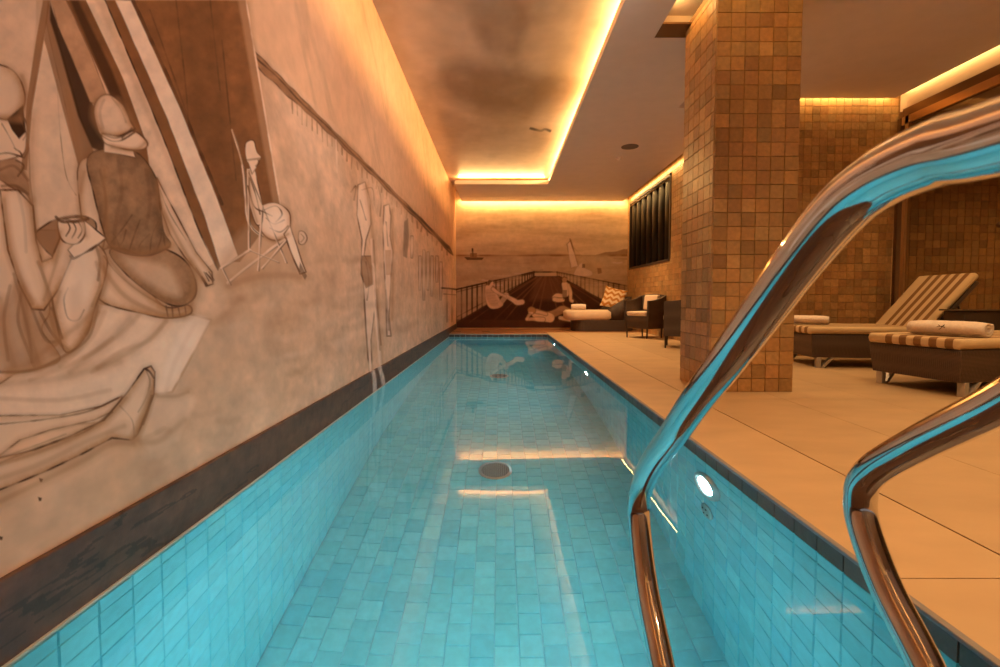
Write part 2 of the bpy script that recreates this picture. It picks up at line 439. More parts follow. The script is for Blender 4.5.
# rope and net band along the top of the picture
def ropey(x): # line through (255,55) and (448,246)
    return 55 + (x-255)*.99
rp = [(x, ropey(x) + 1.0*math.sin(x*.13) + 1) for x in range(252, 452, 4)]
A.poly([(244, 0), (251, 0), (256, 52), (452, 246), (456, 256), (440, 246), (300, 108), (262, 72), (255, 60)], BROWN, .30, soft=6)
up_ = [(x, ropey(x)-3.5*min(1, (460-x)/180) + .5*math.sin(x*.4)) for x in range(253, 450, 4)]
lo_ = [(x, ropey(x)+(10 if x < 300 else 8)*max(.5, (460-x)/205) + .9*math.sin(x*.31+1)) for x in range(453, 252, -4)]
A.poly(up_ + lo_, MID, .85, soft=1.5, mott=.5, edge=DARK, ew=1.0, ea=.55)
A.line(rp, DARK, 1.3, .6)
for x in list(range(292, 450, 5)):
    random.seed(x); l = random.uniform(6, 17)*(460-x)/190 + 3
    y0 = ropey(x) + 6
    A.line([(x, y0), (x+random.uniform(-1, 1), y0+l)], BROWN, .9, .55)
# brown tent side
A.poly([(118, 0), (246, 0), (253, 40), (262, 100), (283, 226), (262, 232), (240, 262), (226, 262), (204, 230), (160, 120)], BROWN, 1, soft=1.2, mott=.30, seed=9)
A.poly([(180, 0), (215, 0), (235, 190), (228, 235), (190, 110)], DARK, .22, soft=14)
A.poly([(238, 0), (247, 0), (284, 226), (277, 226)], TAN, .5, soft=3)
for q in ([(176, 0), (186, 90), (191, 160)], [(222, 40), (230, 120), (236, 180)], [(210, 0), (220, 90)], [(150, 10), (175, 80), (206, 170)]): A.line(q, DARK, 1.2, .35)
A.line([(246, 0), (256, 60), (284, 226)], PALE, 1.2, .5)
# tent striping, left to right
A.poly([(-20, 0), (36, 0), (36, 22), (28, 110), (22, 170), (33, 200), (33, 300), (-20, 300)], CREAM, .55, soft=2, mott=.2)
A.poly([(46, 20), (50, 40), (63, 95), (79, 165), (82, 230), (36, 230), (30, 180), (28, 120)], CREAM, .85, soft=2, mott=.15, edge=INK, ew=.9, ea=.4)
A.line([(57, 80), (60, 130), (66, 175), (76, 195)], BROWN, .8, .4)
A.poly([(43, 0), (50, 0), (44, 40), (32, 110), (27, 170), (21, 170), (27, 100), (36, 40)], MID, .85, soft=1)
A.poly([(48, 0), (53, 12), (62, 50), (82, 120), (95, 155), (79, 168), (63, 110), (47, 50), (44, 40)], BROWN, .75, soft=1.5)
A.poly([(50, 0), (53, 12), (74, 62), (100, 120), (106, 140), (103, 152), (92, 148), (78, 116), (60, 52), (50, 20)], DARK, .95, soft=1.8)
A.poly([(51, 0), (66, 0), (90, 52), (112, 110), (90, 102), (72, 58), (58, 26)], TAN, 1, soft=1.2, mott=.25, edge=INK, ew=.8, ea=.4)
A.poly([(66, 0), (86, 0), (112, 50), (148, 142), (154, 168), (140, 160), (118, 112), (92, 56)], BROWN, 1, soft=1.5, mott=.2)
A.poly([(70, 0), (78, 0), (112, 70), (128, 112), (112, 100), (92, 52)], DARK, .8, soft=3)
A.poly([(86, 0), (105, 0), (160, 130), (216, 262), (206, 268), (180, 225), (150, 170), (146, 142), (124, 80)], CREAM, 1, soft=1.2, mott=.22)
A.poly([(95, 0), (105, 0), (196, 218), (190, 214)], TAN, .35, soft=4)
A.poly([(105, 0), (115, 0), (166, 116), (206, 214), (224, 262), (218, 270), (198, 228), (160, 130)], BROWN, 1, soft=1, mott=.2)
A.line([(105, 0), (160, 130), (198, 228), (218, 270)], DARK, 1.1, .7)
A.poly([(115, 0), (131, 0), (180, 108), (218, 200), (238, 256), (221, 269), (204, 216), (166, 116)], PALE, 1, soft=1, mott=.15, edge=INK, ew=.9, ea=.5)
A.line([(133, 0), (182, 108), (222, 204)], DARK, 2.2, .5)
A.line([(221, 269), (238, 256)], INK, 1, .7)
# towel / blanket on the sand
A.poly([(-20, 372), (40, 362), (98, 303), (140, 310), (166, 318), (190, 314), (211, 320), (195, 350), (172, 392), (154, 394), (130, 420), (60, 425), (-20, 425)],
       PALE, 1, soft=2, mott=.10, edge=TAN, ew=1.6, ea=.55)
for q in ([(166, 320), (150, 340), (120, 352), (92, 372)], [(140, 314), (118, 336), (84, 358)], [(105, 312), (90, 340), (60, 366)], [(195, 324), (176, 360), (166, 390)],
          [(30, 380), (80, 360), (112, 338)], [(-5, 398), (60, 400), (110, 390)]):
    A.line(q, TAN, 2.0, .35, soft=2.5)
# the seated figure with hat seen from behind
A.poly([(78, 168), (90, 158), (100, 176), (104, 210), (106, 232), (98, 260), (86, 240), (80, 205)], CREAM, 1, soft=1, mott=.1, edge=INK, ew=1, ea=.7, smooth=True, shade=(7, .28))
A.poly([(108, 248), (130, 262), (162, 305), (188, 305), (190, 314), (168, 318), (140, 313), (100, 300), (92, 268)], CREAM, 1, soft=1, smooth=True, edge=INK, ew=1.1, ea=.75, shade=(8, .35))
A.poly([(110, 250), (150, 246), (172, 252), (188, 264), (196, 283), (194, 298), (180, 306), (160, 300), (128, 276)], TAN, 1, soft=1, smooth=True, edge=DARK, ew=1.2, ea=.8, mott=.25, shade=(16, .36))
A.poly([(120, 252), (150, 262), (170, 270), (180, 296), (160, 290), (134, 272)], CREAM, .45, soft=8, smooth=True)
A.poly([(87, 160), (104, 149), (136, 152), (156, 178), (160, 205), (164, 232), (170, 246), (142, 256), (112, 248), (102, 226), (94, 195)], (0.40, 0.25, 0.165), 1, soft=1, smooth=True, edge=DARK, ew=1.1, ea=.75, mott=.45, seed=15, shade=(12, .4))
for q in ([(108, 246), (120, 232), (132, 215)], [(128, 254), (134, 236), (140, 220)], [(150, 252), (152, 236), (158, 222)], [(165, 246), (163, 230)]): A.line(q, DARK, 1.0, .35)
A.poly([(157, 178), (163, 190), (176, 214), (196, 252), (212, 272), (213, 284), (207, 286), (200, 276), (184, 256), (170, 234), (162, 212)], CREAM, 1, soft=1, edge=INK, ew=1, ea=.75, shade=(4, .25))
for q in ([(202, 277), (207, 285)], [(206, 273), (213, 281)]): A.line(q, INK, 1.2, .8)
A.poly([(104, 140), (132, 146), (136, 158), (118, 154), (104, 152)], CREAM, 1, soft=1, edge=INK, ew=1, ea=.6)
A.poly([(94, 108), (100, 97), (110, 95), (122, 104), (130, 120), (134, 130), (120, 136), (103, 136), (96, 124)], CREAM, 1, soft=1, smooth=True, edge=INK, ew=1.1, ea=.75, mott=.15, shade=(6, .3))
A.poly([(103, 134), (118, 136), (134, 131), (147, 142), (144, 149), (130, 150), (112, 146), (104, 142)], PALE, 1, soft=1, smooth=True, edge=INK, ew=1.1, ea=.8, shade=(3, .25))
A.line([(102, 133), (116, 138), (135, 129)], DARK, 1.6, .6)
# the figure in front at the left edge, writing on a pad
A.poly([(-20, 160), (14, 158), (28, 178), (30, 200), (22, 230), (-20, 232)], MID, .75, soft=3, smooth=True, mott=.3)
A.poly([(-20, 66), (4, 66), (18, 76), (25, 95), (22, 110), (8, 120), (-20, 118)], CREAM, 1, soft=1, smooth=True, edge=INK, ew=1.1, ea=.75, shade=(8, .3))
A.poly([(-20, 116), (6, 120), (24, 118), (26, 140), (20, 156), (-20, 158)], CREAM, 1, soft=1, smooth=True, edge=INK, ew=1, ea=.6)
A.poly([(7, 119), (23, 105), (25, 122), (26, 132), (19, 139), (12, 130)], DARK, 1, soft=1.2)
A.line([(-5, 155), (8, 153), (22, 157)], INK, 1.2, .7)
A.poly([(36, 236), (44, 226), (60, 218), (82, 216), (96, 224), (90, 246), (70, 258), (52, 256)], MID, .8, soft=2, smooth=True, edge=DARK, ew=1.2, ea=.7)
A.poly([(-20, 190), (16, 190), (30, 200), (34, 226), (38, 262), (50, 308), (42, 330), (60, 360), (20, 372), (-20, 374)], CREAM, 1, soft=1, smooth=True, edge=INK, ew=1, ea=.55, shade=(10, .2))
A.poly([(-20, 360), (6, 300), (14, 280), (40, 312), (54, 304), (60, 335), (68, 352), (40, 364), (10, 372), (-20, 374)], MID, .45, soft=6, mott=.4)
A.poly([(58, 256), (72, 240), (94, 242), (107, 258), (104, 282), (96, 305), (86, 336), (66, 352), (56, 320), (52, 290)], PALE, 1, soft=1, smooth=True, edge=INK, ew=1.2, ea=.75, shade=(9, .3))
A.poly([(70, 290), (80, 282), (84, 310), (78, 330), (70, 318)], TAN, .35, soft=7)
A.poly([(0, 190), (18, 190), (33, 206), (36, 240), (42, 262), (52, 258), (60, 238), (58, 222), (70, 218), (82, 218), (84, 232), (76, 246), (70, 262), (58, 290), (44, 310), (32, 309), (20, 286), (8, 250)],
       CREAM, 1, soft=1, edge=INK, ew=1.3, ea=.8, shade=(7, .3))
A.poly([(60, 220), (80, 217), (106, 238), (92, 250), (74, 258), (68, 250), (78, 240), (82, 228)], PALE, 1, soft=1, edge=DARK, ew=1.0, ea=.75)
A.poly([(58, 222), (66, 219), (82, 219), (85, 234), (76, 244), (62, 240)], CREAM, 1, soft=1, smooth=True, edge=INK, ew=1.2, ea=.75)
A.line([(62, 221), (66, 219), (74, 222), (86, 220)], DARK, 2.0, .7)
for q in ([(38, 262), (52, 300), (60, 334)], [(14, 274), (28, 330), (32, 362)], [(32, 309), (46, 340), (60, 340)]): A.line(q, DARK, 1.6, .35, soft=1.5)
# legs and foot reaching in from the left
A.poly([(-20, 416), (60, 415), (102, 406), (122, 396), (120, 408), (94, 420), (50, 430), (20, 440), (-20, 470)], CREAM, 1, soft=1, edge=INK, ew=1, ea=.55, shade=(5, .2))
A.poly([(-20, 462), (34, 450), (70, 436), (104, 420), (126, 394), (144, 369), (151, 366), (155, 372), (154, 394), (146, 414), (138, 434), (132, 440), (112, 438), (82, 454), (44, 472), (-20, 498)],
       CREAM, 1, soft=1, edge=DARK, ew=1.3, ea=.75, shade=(7, .32))
A.line([(146, 369), (150, 372), (154, 378)], DARK, 1.6, .7)
A.line([(-5, 465), (40, 447), (84, 432), (112, 412)], DARK, 1.6, .5)
A.line([(132, 440), (148, 437), (164, 428)], TAN, 3, .6, soft=2)
A.poly([(156, 394), (190, 392), (196, 400), (178, 440), (150, 452), (140, 440)], PALE, .4, soft=5)
for (x, y) in ((41, 480), (40, 499), (1, 538)): A.poly([(x-2, y-2), (x+2, y-1), (x+1, y+2), (x-1, y+2)], DARK, .9, soft=1)
# girl in a folding chair
A.poly([(246, 226), (290, 222), (306, 260), (262, 275), (228, 283), (214, 275)], TAN, .45, soft=9, smooth=True)
A.poly([(262, 206), (276, 203), (289, 212), (290, 228), (285, 238), (272, 240), (262, 232), (256, 218)], PALE, 1, soft=.8, smooth=True, edge=INK, ew=.9, ea=.7, shade=(4, .25))
A.poly([(248, 170), (254, 168), (258, 184), (262, 204), (262, 222), (256, 224), (250, 206), (247, 186)], CREAM, 1, soft=.8, smooth=True, edge=INK, ew=.9, ea=.7)
A.poly([(245, 146), (248, 141), (254, 141), (257, 152), (261, 158), (252, 163), (247, 161)], CREAM, 1, soft=.8, smooth=True, edge=INK, ew=.9, ea=.7)
A.poly([(248, 161), (259, 159), (256, 168), (252, 174)], CREAM, 1, soft=.8, edge=INK, ew=.8, ea=.6)
A.line([(258, 160), (259, 163), (256, 166)], DARK, 1.2, .8)
A.poly([(284, 234), (290, 226), (297, 246), (302, 262), (306, 272), (300, 274), (295, 262)], PALE, 1, soft=.8, edge=INK, ew=.9, ea=.7)
A.poly([(300, 262), (307, 276), (305, 280), (299, 270)], DARK, .7, soft=1)
for q, ww in (([(232, 130), (243, 168), (248, 220), (262, 236)], 1.6), ([(248, 170), (249, 250)], 1.4), ([(228, 283), (246, 268), (284, 240)], 2.4), ([(221, 268), (250, 250)], 2.0),
              ([(248, 172), (262, 206), (286, 262)], 1.4), ([(262, 206), (258, 270)], 1.4), ([(222, 268), (230, 284)], 1.2), ([(286, 240), (262, 268)], 1.2), ([(249, 250), (278, 262)], 1.0)):
    A.line(q, CREAM, ww, .95); A.line([(x+1, y+.8) for x, y in q], DARK, .9, .5)
A.poly([(299, 232), (304, 232), (307, 238), (304, 244), (299, 243)], CREAM, .5, soft=1, smooth=True, edge=INK, ew=1, ea=.7)
A.line([(301, 234), (304, 238), (301, 242)], INK, .9, .6)
# bathers holding the net further along
A.poly([(358, 185), (365, 182), (370, 200), (371, 224), (366, 240), (364, 255), (368, 262), (374, 285), (376, 300), (371, 340), (372, 369), (375, 393), (371, 393), (369, 369), (366, 330), (364, 290), (361, 262), (362, 240), (357, 215)],
       PALE, .75, soft=.8, edge=INK, ew=.8, ea=.65)
A.poly([(362, 256), (371, 256), (374, 270), (373, 284), (366, 288), (361, 274)], MID, .8, soft=1.5, edge=DARK, ew=.8, ea=.5)
A.line([(372, 240), (375, 300), (379, 345), (383, 392)], PALE, 2.2, 1); A.line([(373.5, 240), (377, 300), (381, 345)], INK, .8, .6)
A.poly([(384, 206), (389, 204), (391, 216), (390, 236), (393, 252), (391, 276), (389, 316), (391, 336), (387, 336), (386, 300), (384, 262), (383, 230)], PALE, .75, soft=.8, edge=INK, ew=.8, ea=.6)
A.poly([(385, 250), (391, 250), (391, 275), (386, 275)], TAN, .7, soft=1)
A.line([(351, 192), (356, 186), (354, 200)], INK, .9, .6)
A.line([(336, 140), (337, 172)], PALE, 1.4, .7)
A.poly([(404, 222), (408, 218), (409, 236), (407, 258), (403, 256)], DARK, .55, soft=1)
for (x, y0, y1) in ((412, 236, 258), (424, 250, 300), (428, 252, 290), (432, 256, 296), (437, 256, 282), (441, 262, 300), (420, 256, 290)):
    A.poly([(x-1, y0), (x+1, y0), (x+1.3, (y0+y1)/2), (x+.5, y1), (x-.9, y1), (x-1.4, (y0+y1)/2)], PALE, .6, soft=.7, edge=INK, ew=.7, ea=.5)
# railing of the far picture turning on to this wall
A.line([(442, 288), (449, 288.5), (457, 289.5)], DARK, 1.2, .8); A.line([(444, 294), (457, 295)], DARK, .8, .6)
for x in (447, 452): A.line([(x, 289), (x, 322)], INK, .7, .6)
for q, ww, al in (
    # folds of the shirt and trousers, hat band and brim
    ([(100, 170), (106, 200), (104, 226)], 1.6, .35), ([(118, 158), (122, 190), (116, 220), (114, 244)], 2.2, .22), ([(146, 170), (150, 200), (146, 228)], 2.2, .25),
    ([(108, 247), (126, 250), (146, 256), (170, 247)], 1.4, .7), ([(112, 252), (122, 243), (126, 230)], 1.0, .45), ([(136, 254), (141, 243), (150, 234)], 1.0, .45),
    ([(156, 252), (160, 242), (162, 230)], 1.0, .45), ([(120, 250), (117, 240), (112, 232)], .9, .4), ([(102, 136), (112, 141), (122, 140), (135, 132)], 1.2, .7),
    ([(122, 138), (126, 134), (132, 128)], 1.0, .6), ([(104, 100), (100, 112), (103, 128)], 1.6, .2), ([(112, 98), (120, 108), (126, 122)], 1.4, .2),
    # arm and hand of the seated figure
    ([(160, 190), (170, 214), (186, 240)], 1.0, .35), ([(196, 268), (203, 279), (206, 286)], 1.1, .7), ([(204, 272), (209, 281)], 1.0, .7), ([(209, 272), (214, 280)], 1.0, .6),
    # bent leg and toes
    ([(104, 256), (116, 272), (140, 292), (160, 304)], 1.2, .45), ([(166, 306), (168, 317)], 1.1, .6), ([(172, 306), (173, 317)], 1.1, .55), ([(178, 306), (180, 316)], 1.0, .5), ([(185, 306), (186, 315)], 1.0, .5),
    ([(96, 246), (100, 262), (98, 280)], 1.6, .5),
    # writing figure: face, collar, sleeve, skirt folds
    ([(20, 118), (24, 128), (26, 134), (23, 140)], 1.2, .8), ([(14, 148), (20, 152), (22, 156)], 1.2, .7), ([(2, 124), (10, 138), (16, 150)], 1.2, .5), ([(16, 160), (24, 166), (18, 176)], 1.2, .55),
    ([(24, 158), (28, 150), (27, 140)], 1.2, .5), ([(0, 170), (14, 166), (28, 180)], 1.6, .4), ([(2, 186), (16, 186), (28, 194)], 1.6, .55), ([(18, 192), (24, 220), (26, 252)], 2.0, .22),
    ([(66, 220), (70, 228), (66, 236)], 1.0, .7), ([(72, 221), (76, 229), (72, 238)], 1.0, .7), ([(78, 221), (82, 230), (78, 238)], 1.0, .7), ([(56, 217), (64, 222), (88, 219)], 1.6, .85),
    ([(70, 256), (76, 258), (106, 239)], 1.4, .8), ([(40, 312), (50, 330), (62, 346)], 2.0, .5), ([(22, 290), (18, 320), (28, 350), (34, 366)], 2.2, .4), ([(10, 286), (4, 320), (8, 360)], 2.4, .3),
    ([(68, 288), (64, 300), (68, 318), (78, 320), (84, 310)], 1.1, .4), ([(96, 262), (100, 284), (92, 306)], 1.6, .25), ([(52, 308), (58, 326), (62, 338)], 1.6, .7),
    ([(0, 372), (30, 371), (60, 358), (88, 338), (98, 306)], 1.6, .55),
    # foot at the bottom
    ([(146, 370), (150, 382), (146, 398), (138, 412)], 1.2, .3), ([(152, 396), (148, 410), (143, 424)], 1.6, .7), ([(120, 406), (132, 420), (134, 436)], 1.2, .3), ([(0, 424), (40, 420), (86, 412), (118, 398)], 1.3, .6),
    ([(0, 458), (34, 446), (66, 434)], 1.2, .35),
    # folding-chair girl
    ([(246, 160), (261, 158)], 1.4, .8), ([(250, 178), (256, 196), (260, 214)], 1.0, .6), ([(248, 186), (254, 206), (264, 212), (272, 216)], 1.1, .7), ([(264, 210), (276, 206), (282, 214), (276, 222)], 1.0, .6),
    ([(270, 228), (280, 232), (288, 226)], 1.0, .6), ([(286, 238), (292, 256), (300, 272)], 1.0, .6), ([(266, 218), (274, 224), (284, 220)], .9, .5),
    # bathers
    ([(360, 200), (366, 220)], .9, .5), ([(366, 262), (369, 282), (367, 300)], 1.0, .5), ([(362, 190), (372, 188), (374, 200)], .9, .5), ([(386, 222), (388, 246)], .8, .5), ([(364, 300), (368, 360)], .9, .4),
    ([(376, 300), (380, 350)], .9, .35), ([(386, 290), (389, 330)], 1.0, .45), ([(378, 186), (381, 200), (380, 216)], .9, .4)):
    A.line(q, INK, ww, al, soft=1.2 if ww > 1.5 else 0)
# soft washes that model the figures and cloth
for q, ww, so, al in (
    ([(100, 264), (125, 296), (160, 313), (184, 316)], 3, 6, .42), ([(108, 258), (130, 284), (162, 305)], 2, 5, .38), ([(164, 212), (184, 250), (203, 280)], 1.5, 4, .4), ([(157, 182), (162, 205), (168, 235)], 2, 4, .35),
    ([(100, 306), (72, 330), (30, 362)], 3, 8, .34), ([(166, 322), (140, 346), (98, 368)], 3, 7, .34), ([(130, 318), (108, 342), (70, 372)], 3, 9, .28), ([(0, 384), (60, 378), (120, 362)], 4, 9, .25),
    ([(22, 288), (28, 330), (38, 364)], 7, 7, .5), ([(50, 314), (57, 338), (68, 350)], 3, 4, .5), ([(0, 300), (6, 340), (14, 366)], 5, 8, .35), ([(8, 372), (40, 368), (74, 350), (98, 312)], 2, 6, .5),
    ([(151, 392), (144, 418), (134, 438)], 2, 6, .5), ([(-5, 480), (40, 464), (84, 442), (124, 426)], 3, 7, .32), ([(-5, 466), (50, 448), (100, 424), (126, 398)], 1.5, 6, .42), ([(-5, 504), (44, 480), (84, 460), (112, 444), (134, 444)], 3, 8, .34),
    ([(30, 200), (36, 240), (50, 304)], 1.5, 6, .38), ([(4, 200), (10, 250), (32, 304)], 2, 7, .36), ([(100, 250), (106, 280), (96, 306), (86, 334)], 2, 6, .42), ([(60, 292), (54, 318), (62, 338)], 2, 6, .35),
    ([(108, 246), (140, 254), (170, 246)], 2, 5, .45), ([(190, 262), (196, 284), (190, 308)], 2, 6, .45), ([(84, 172), (80, 205), (86, 236)], 1.5, 5, .35), ([(104, 170), (106, 210), (108, 240)], 2, 5, .35),
    ([(96, 100), (94, 118), (104, 134)], 1.5, 6, .38), ([(118, 100), (130, 118), (136, 130)], 1.5, 5, .32), ([(146, 142), (134, 150), (112, 147)], 1.5, 4, .4), ([(22, 76), (26, 96), (20, 116)], 2, 7, .42), ([(0, 118), (20, 120)], 2, 5, .4),
    ([(264, 236), (276, 241), (288, 234)], 1.5, 4, .45), ([(249, 172), (251, 200), (257, 222)], 1, 3, .4), ([(228, 286), (262, 276), (300, 276)], 4, 9, .35), ([(192, 318), (214, 322), (240, 300)], 3, 12, .25),
    ([(60, 232), (56, 262), (44, 300)], 1.5, 5, .36), ([(158, 396), (176, 396), (188, 392)], 2, 6, .35), ([(140, 442), (160, 440), (184, 420)], 3, 9, .3), ([(33, 120), (31, 160), (34, 200)], 3, 7, .25),
    ([(66, 90), (78, 150), (80, 190)], 2, 6, .25), ([(366, 186), (372, 225), (374, 262)], 1.5, 4, .4), ([(377, 290), (381, 350), (384, 384)], 1.2, 3, .35), ([(392, 210), (393, 262), (392, 320)], 1.2, 3, .35)):
    A.line(q, MODEL, ww, al, soft=so)
    A.line(q, BROWN, ww*.5, al*.55, soft=so*.4)
# light cloth and skin left bare
for q, al, so in (([(186, 322), (208, 322), (192, 350), (170, 388), (158, 386)], .6, 6), ([(62, 262), (84, 256), (92, 280), (80, 320), (66, 320)], .35, 9), ([(8, 200), (22, 200), (28, 260), (38, 296), (24, 280)], .35, 5), ([(270, 212), (284, 216), (284, 230), (270, 230)], .45, 4)):
    A.poly(q, (0.95, 0.80, 0.74), al, soft=so, smooth=True)
# broken washes of the sand
for k in range(150):
    random.seed(k+500); x = random.uniform(150, 440); y = 565 - x*.56 - random.uniform(8, 210)*(1 - (x-150)/420)
    if x < 290 and y < 285: continue
    if x < 215 and y < 400: continue
    l = random.uniform(5, 16); A.line([(x-l, y+random.uniform(-3, 3)), (x, y+random.uniform(-2, 2)), (x+l, y-l*.4)], random.choice([BROWN, TAN, PALE]), random.uniform(1, 3), random.uniform(.06, .16), soft=4)
wl = structure(grid_obj('wall_left', P, np.clip(A.c*np.array([1.07, 1.045, 0.99])[None], 0, 1)**1.22, M['mural'], flip=True))

# dark stone skirting between picture and pool, painted legs run over it
ydc = np.array([-2.6, -1, 0.3] + [y for y in wall_cols(-1.143, -14, 458, 0.9) if y < YB] + [YB-.005])
zd = np.linspace(-0.064, 0.136, 50)
YY, ZZ = np.meshgrid(ydc, zd); P = np.stack([np.full_like(YY, -1.143), YY, ZZ], -1)
P[-1, :, 0] = XL - .002; P[-2, :, 2] = .136
yf, zf = YY.ravel(), ZZ.ravel(); yfs = np.where(yf < .6, .6, yf); a_, b_ = proj(-1.143, yfs, zf); a_ = np.where(yf < .6, -500, a_)
n1 = fbm(yf*3, zf*14, 5); n2 = fbm(yf*14, zf*40, 6)
base = np.array((0.088, 0.040, 0.022))[None]*(0.55 + 1.0*n1[:, None])*(0.8+.5*n2[:, None])
veins = (np.abs(fbm(yf*1.1, zf*7, 8) - .5) < .012)[:, None]
base = np.where(veins, base*.45, base)
D = Painting(a_, b_, base)
D.line([(371, 366), (374, 376), (375, 394)], PALE, 3.4, 1); D.line([(379, 366), (382, 376), (385, 392)], PALE, 3.4, 1)
structure(grid_obj('baseboard_left', P, D.c, M['dado'], flip=True))
b = MB(); b.box(-1.19, PL, PY0-1.5, PY1, -0.075, -0.062); structure(b.build('trim_1', M['caulk']))

# ------------------------------------------------------------------ far wall with painted pier
xs = np.linspace(XL, XW, 340); zs = np.linspace(-0.05, 3.62, 330)
XX, ZZ = np.meshgrid(xs, zs); P = np.stack([XX, np.full_like(XX, YB), ZZ], -1)
xf, zf = XX.ravel(), ZZ.ravel(); a_, b_ = proj(xf, YB, zf)
n1 = fbm(xf*.8, zf*5, 51); n2 = fbm(xf*3, zf*14, 52)
t = np.clip((n1-.35)*2.2, 0, 1)*.7 + .3*n2
base = np.array((0.78, 0.58, 0.38))[None]*(1-t[:, None]) + np.array((0.48, 0.31, 0.18))[None]*t[:, None]
Bk = Painting(a_, b_, base)
Bk.poly([(440, 255.5), (640, 255.5), (640, 330), (440, 330)], (0.40, 0.25, 0.15), .45, soft=1, mott=.5)
Bk.line([(440, 255.5), (640, 255.5)], BROWN, 1.2, .65, smooth=False)
for k in range(26):
    random.seed(k); x = random.uniform(455, 620); y = random.uniform(258, 290); l = random.uniform(8, 30)
    Bk.line([(x, y), (x+l/2, y+.6), (x+l, y)], random.choice([BROWN, PALE]), .9, .25)
Bk.poly([(596, 255), (606, 252), (616, 251.5), (624, 249), (640, 250), (640, 255.5)], BROWN, .75, soft=1)
Bk.poly([(533, 254), (560, 253.6), (580, 254.6), (580, 255.6), (533, 255.6)], BROWN, .5, soft=1)
Bk.poly([(464, 257), (484, 257.5), (482, 260), (467, 260)], DARK, .9, soft=.8); Bk.poly([(470, 253), (477, 253), (477, 258), (470, 258)], BROWN, .9, soft=.7)
Bk.line([(472.5, 249), (473, 256)], DARK, 1.2, .8, smooth=False)
Bk.poly([(567, 244), (571, 240), (578, 266), (571, 268)], PALE, .55, soft=.8, edge=BROWN, ew=.7, ea=.5); Bk.line([(570, 239), (579, 268)], BROWN, .9, .8, smooth=False)
Bk.line([(572, 246), (588, 262)], BROWN, .6, .4, smooth=False)
Bk.poly([(574, 273), (578, 266), (582, 263), (585, 268), (592, 272), (590, 276), (576, 276)], PALE, .5, soft=1.5, smooth=True, edge=BROWN, ew=.6, ea=.4)
Bk.poly([(582, 264), (585, 264), (585, 268), (582, 268)], DARK, .7, soft=.8); Bk.poly([(597, 268), (601, 268), (602, 273), (598, 274)], BROWN, .8, soft=.8)
# pier deck
PIER = (0.07, 0.026, 0.012)
Bk.poly([(534, 276), (560, 276), (578, 286), (604, 301), (642, 321), (642, 327.6), (446, 327.6), (456, 323), (486, 305), (510, 291)], PIER, 1, soft=.9, mott=.3)
for k in range(18):
    x0 = 535 + k*24/17; x1 = 440 + k*205/17
    Bk.line([(x0, 277), (x0 + (x1-x0)*.45, 298), (x0 + (x1-x0)*.92, 322)], (0.22, 0.10, 0.05) if k % 3 else DARK, .9, .45)
Bk.poly([(535, 277), (559, 277), (566, 300), (530, 300)], (0.26, 0.12, 0.06), .45, soft=5)
Bk.poly([(440, 319), (642, 322), (642, 327.6), (440, 327.6)], (0.11, 0.045, 0.022), .7, soft=1)
# railings
def rail(top, bot, n, pw, col=DARK):
    Bk.line(top, col, 1.2, .9, smooth=False); Bk.line([(x, y + (2.6 if abs(x-545) > 30 else 1.2)) for x, y in top], col, .7, .6, smooth=False)
    Bk.line(bot, col, .8, .7, smooth=False)
    def at(l, t_):
        i = min(int(t_*(len(l)-1)), len(l)-2); f = t_*(len(l)-1)-i
        return l[i][0]*(1-f)+l[i+1][0]*f, l[i][1]*(1-f)+l[i+1][1]*f
    for k in range(n):
        t_ = (k/(n-1))**pw
        x, y = at(top, t_)
        yb = np.interp(x, sorted([q[0] for q in bot]), [q[1] for q in sorted(bot)])
        Bk.line([(x, y), (x, yb)], col, .8 if t_ < .6 else 1.1, .75, smooth=False)
rail([(534, 272), (456, 289.5)], [(535, 276.5), (510, 291), (486, 305), (456, 323)], 22, 1.5)
rail([(557, 272), (642, 289)], [(558, 276), (578, 286), (604, 301), (642, 320)], 22, 1.5)
Bk.line([(534, 272), (557, 272)], DARK, 1, .7, smooth=False)
# figures on the pier
SK = (0.82, 0.58, 0.39); SH = (0.50, 0.29, 0.16)
def limb(pts, w_, col=SK, ol=True):
    if ol: Bk.line(pts, BROWN, w_+1.0, .55)
    Bk.line(pts, col, w_, 1.0)
# seated bather at the left railing
Bk.poly([(485, 287), (489, 285), (494, 287), (497, 293), (500, 300), (503, 305), (497, 308.5), (490, 308), (486, 301)], SK, 1, soft=.9, smooth=True, edge=BROWN, ew=.8, ea=.6)
Bk.poly([(485.5, 290), (492, 290), (496, 297), (498, 304), (492, 306), (487, 300)], SH, .45, soft=2, smooth=True)
for k in range(5): Bk.line([(486.5+k*.6, 293+k*2.8), (494+k*1.3, 292.5+k*2.6)], BROWN, .6, .4, smooth=False)
limb([(500, 304), (503, 300), (506, 296)], 4.2); limb([(506, 296.5), (513, 300), (517, 302.5), (522, 302)], 3.0); limb([(493, 289), (498, 293), (505, 296.5)], 2.0)
Bk.poly([(487.5, 281), (490, 279.8), (493, 281.5), (493, 285), (490, 286.5), (488, 285)], SK, 1, soft=.8, smooth=True)
Bk.poly([(487.5, 281.5), (489.5, 279.8), (493, 281), (491, 282.5), (489, 285.5), (487.6, 284)], DARK, .9, soft=.8, smooth=True)
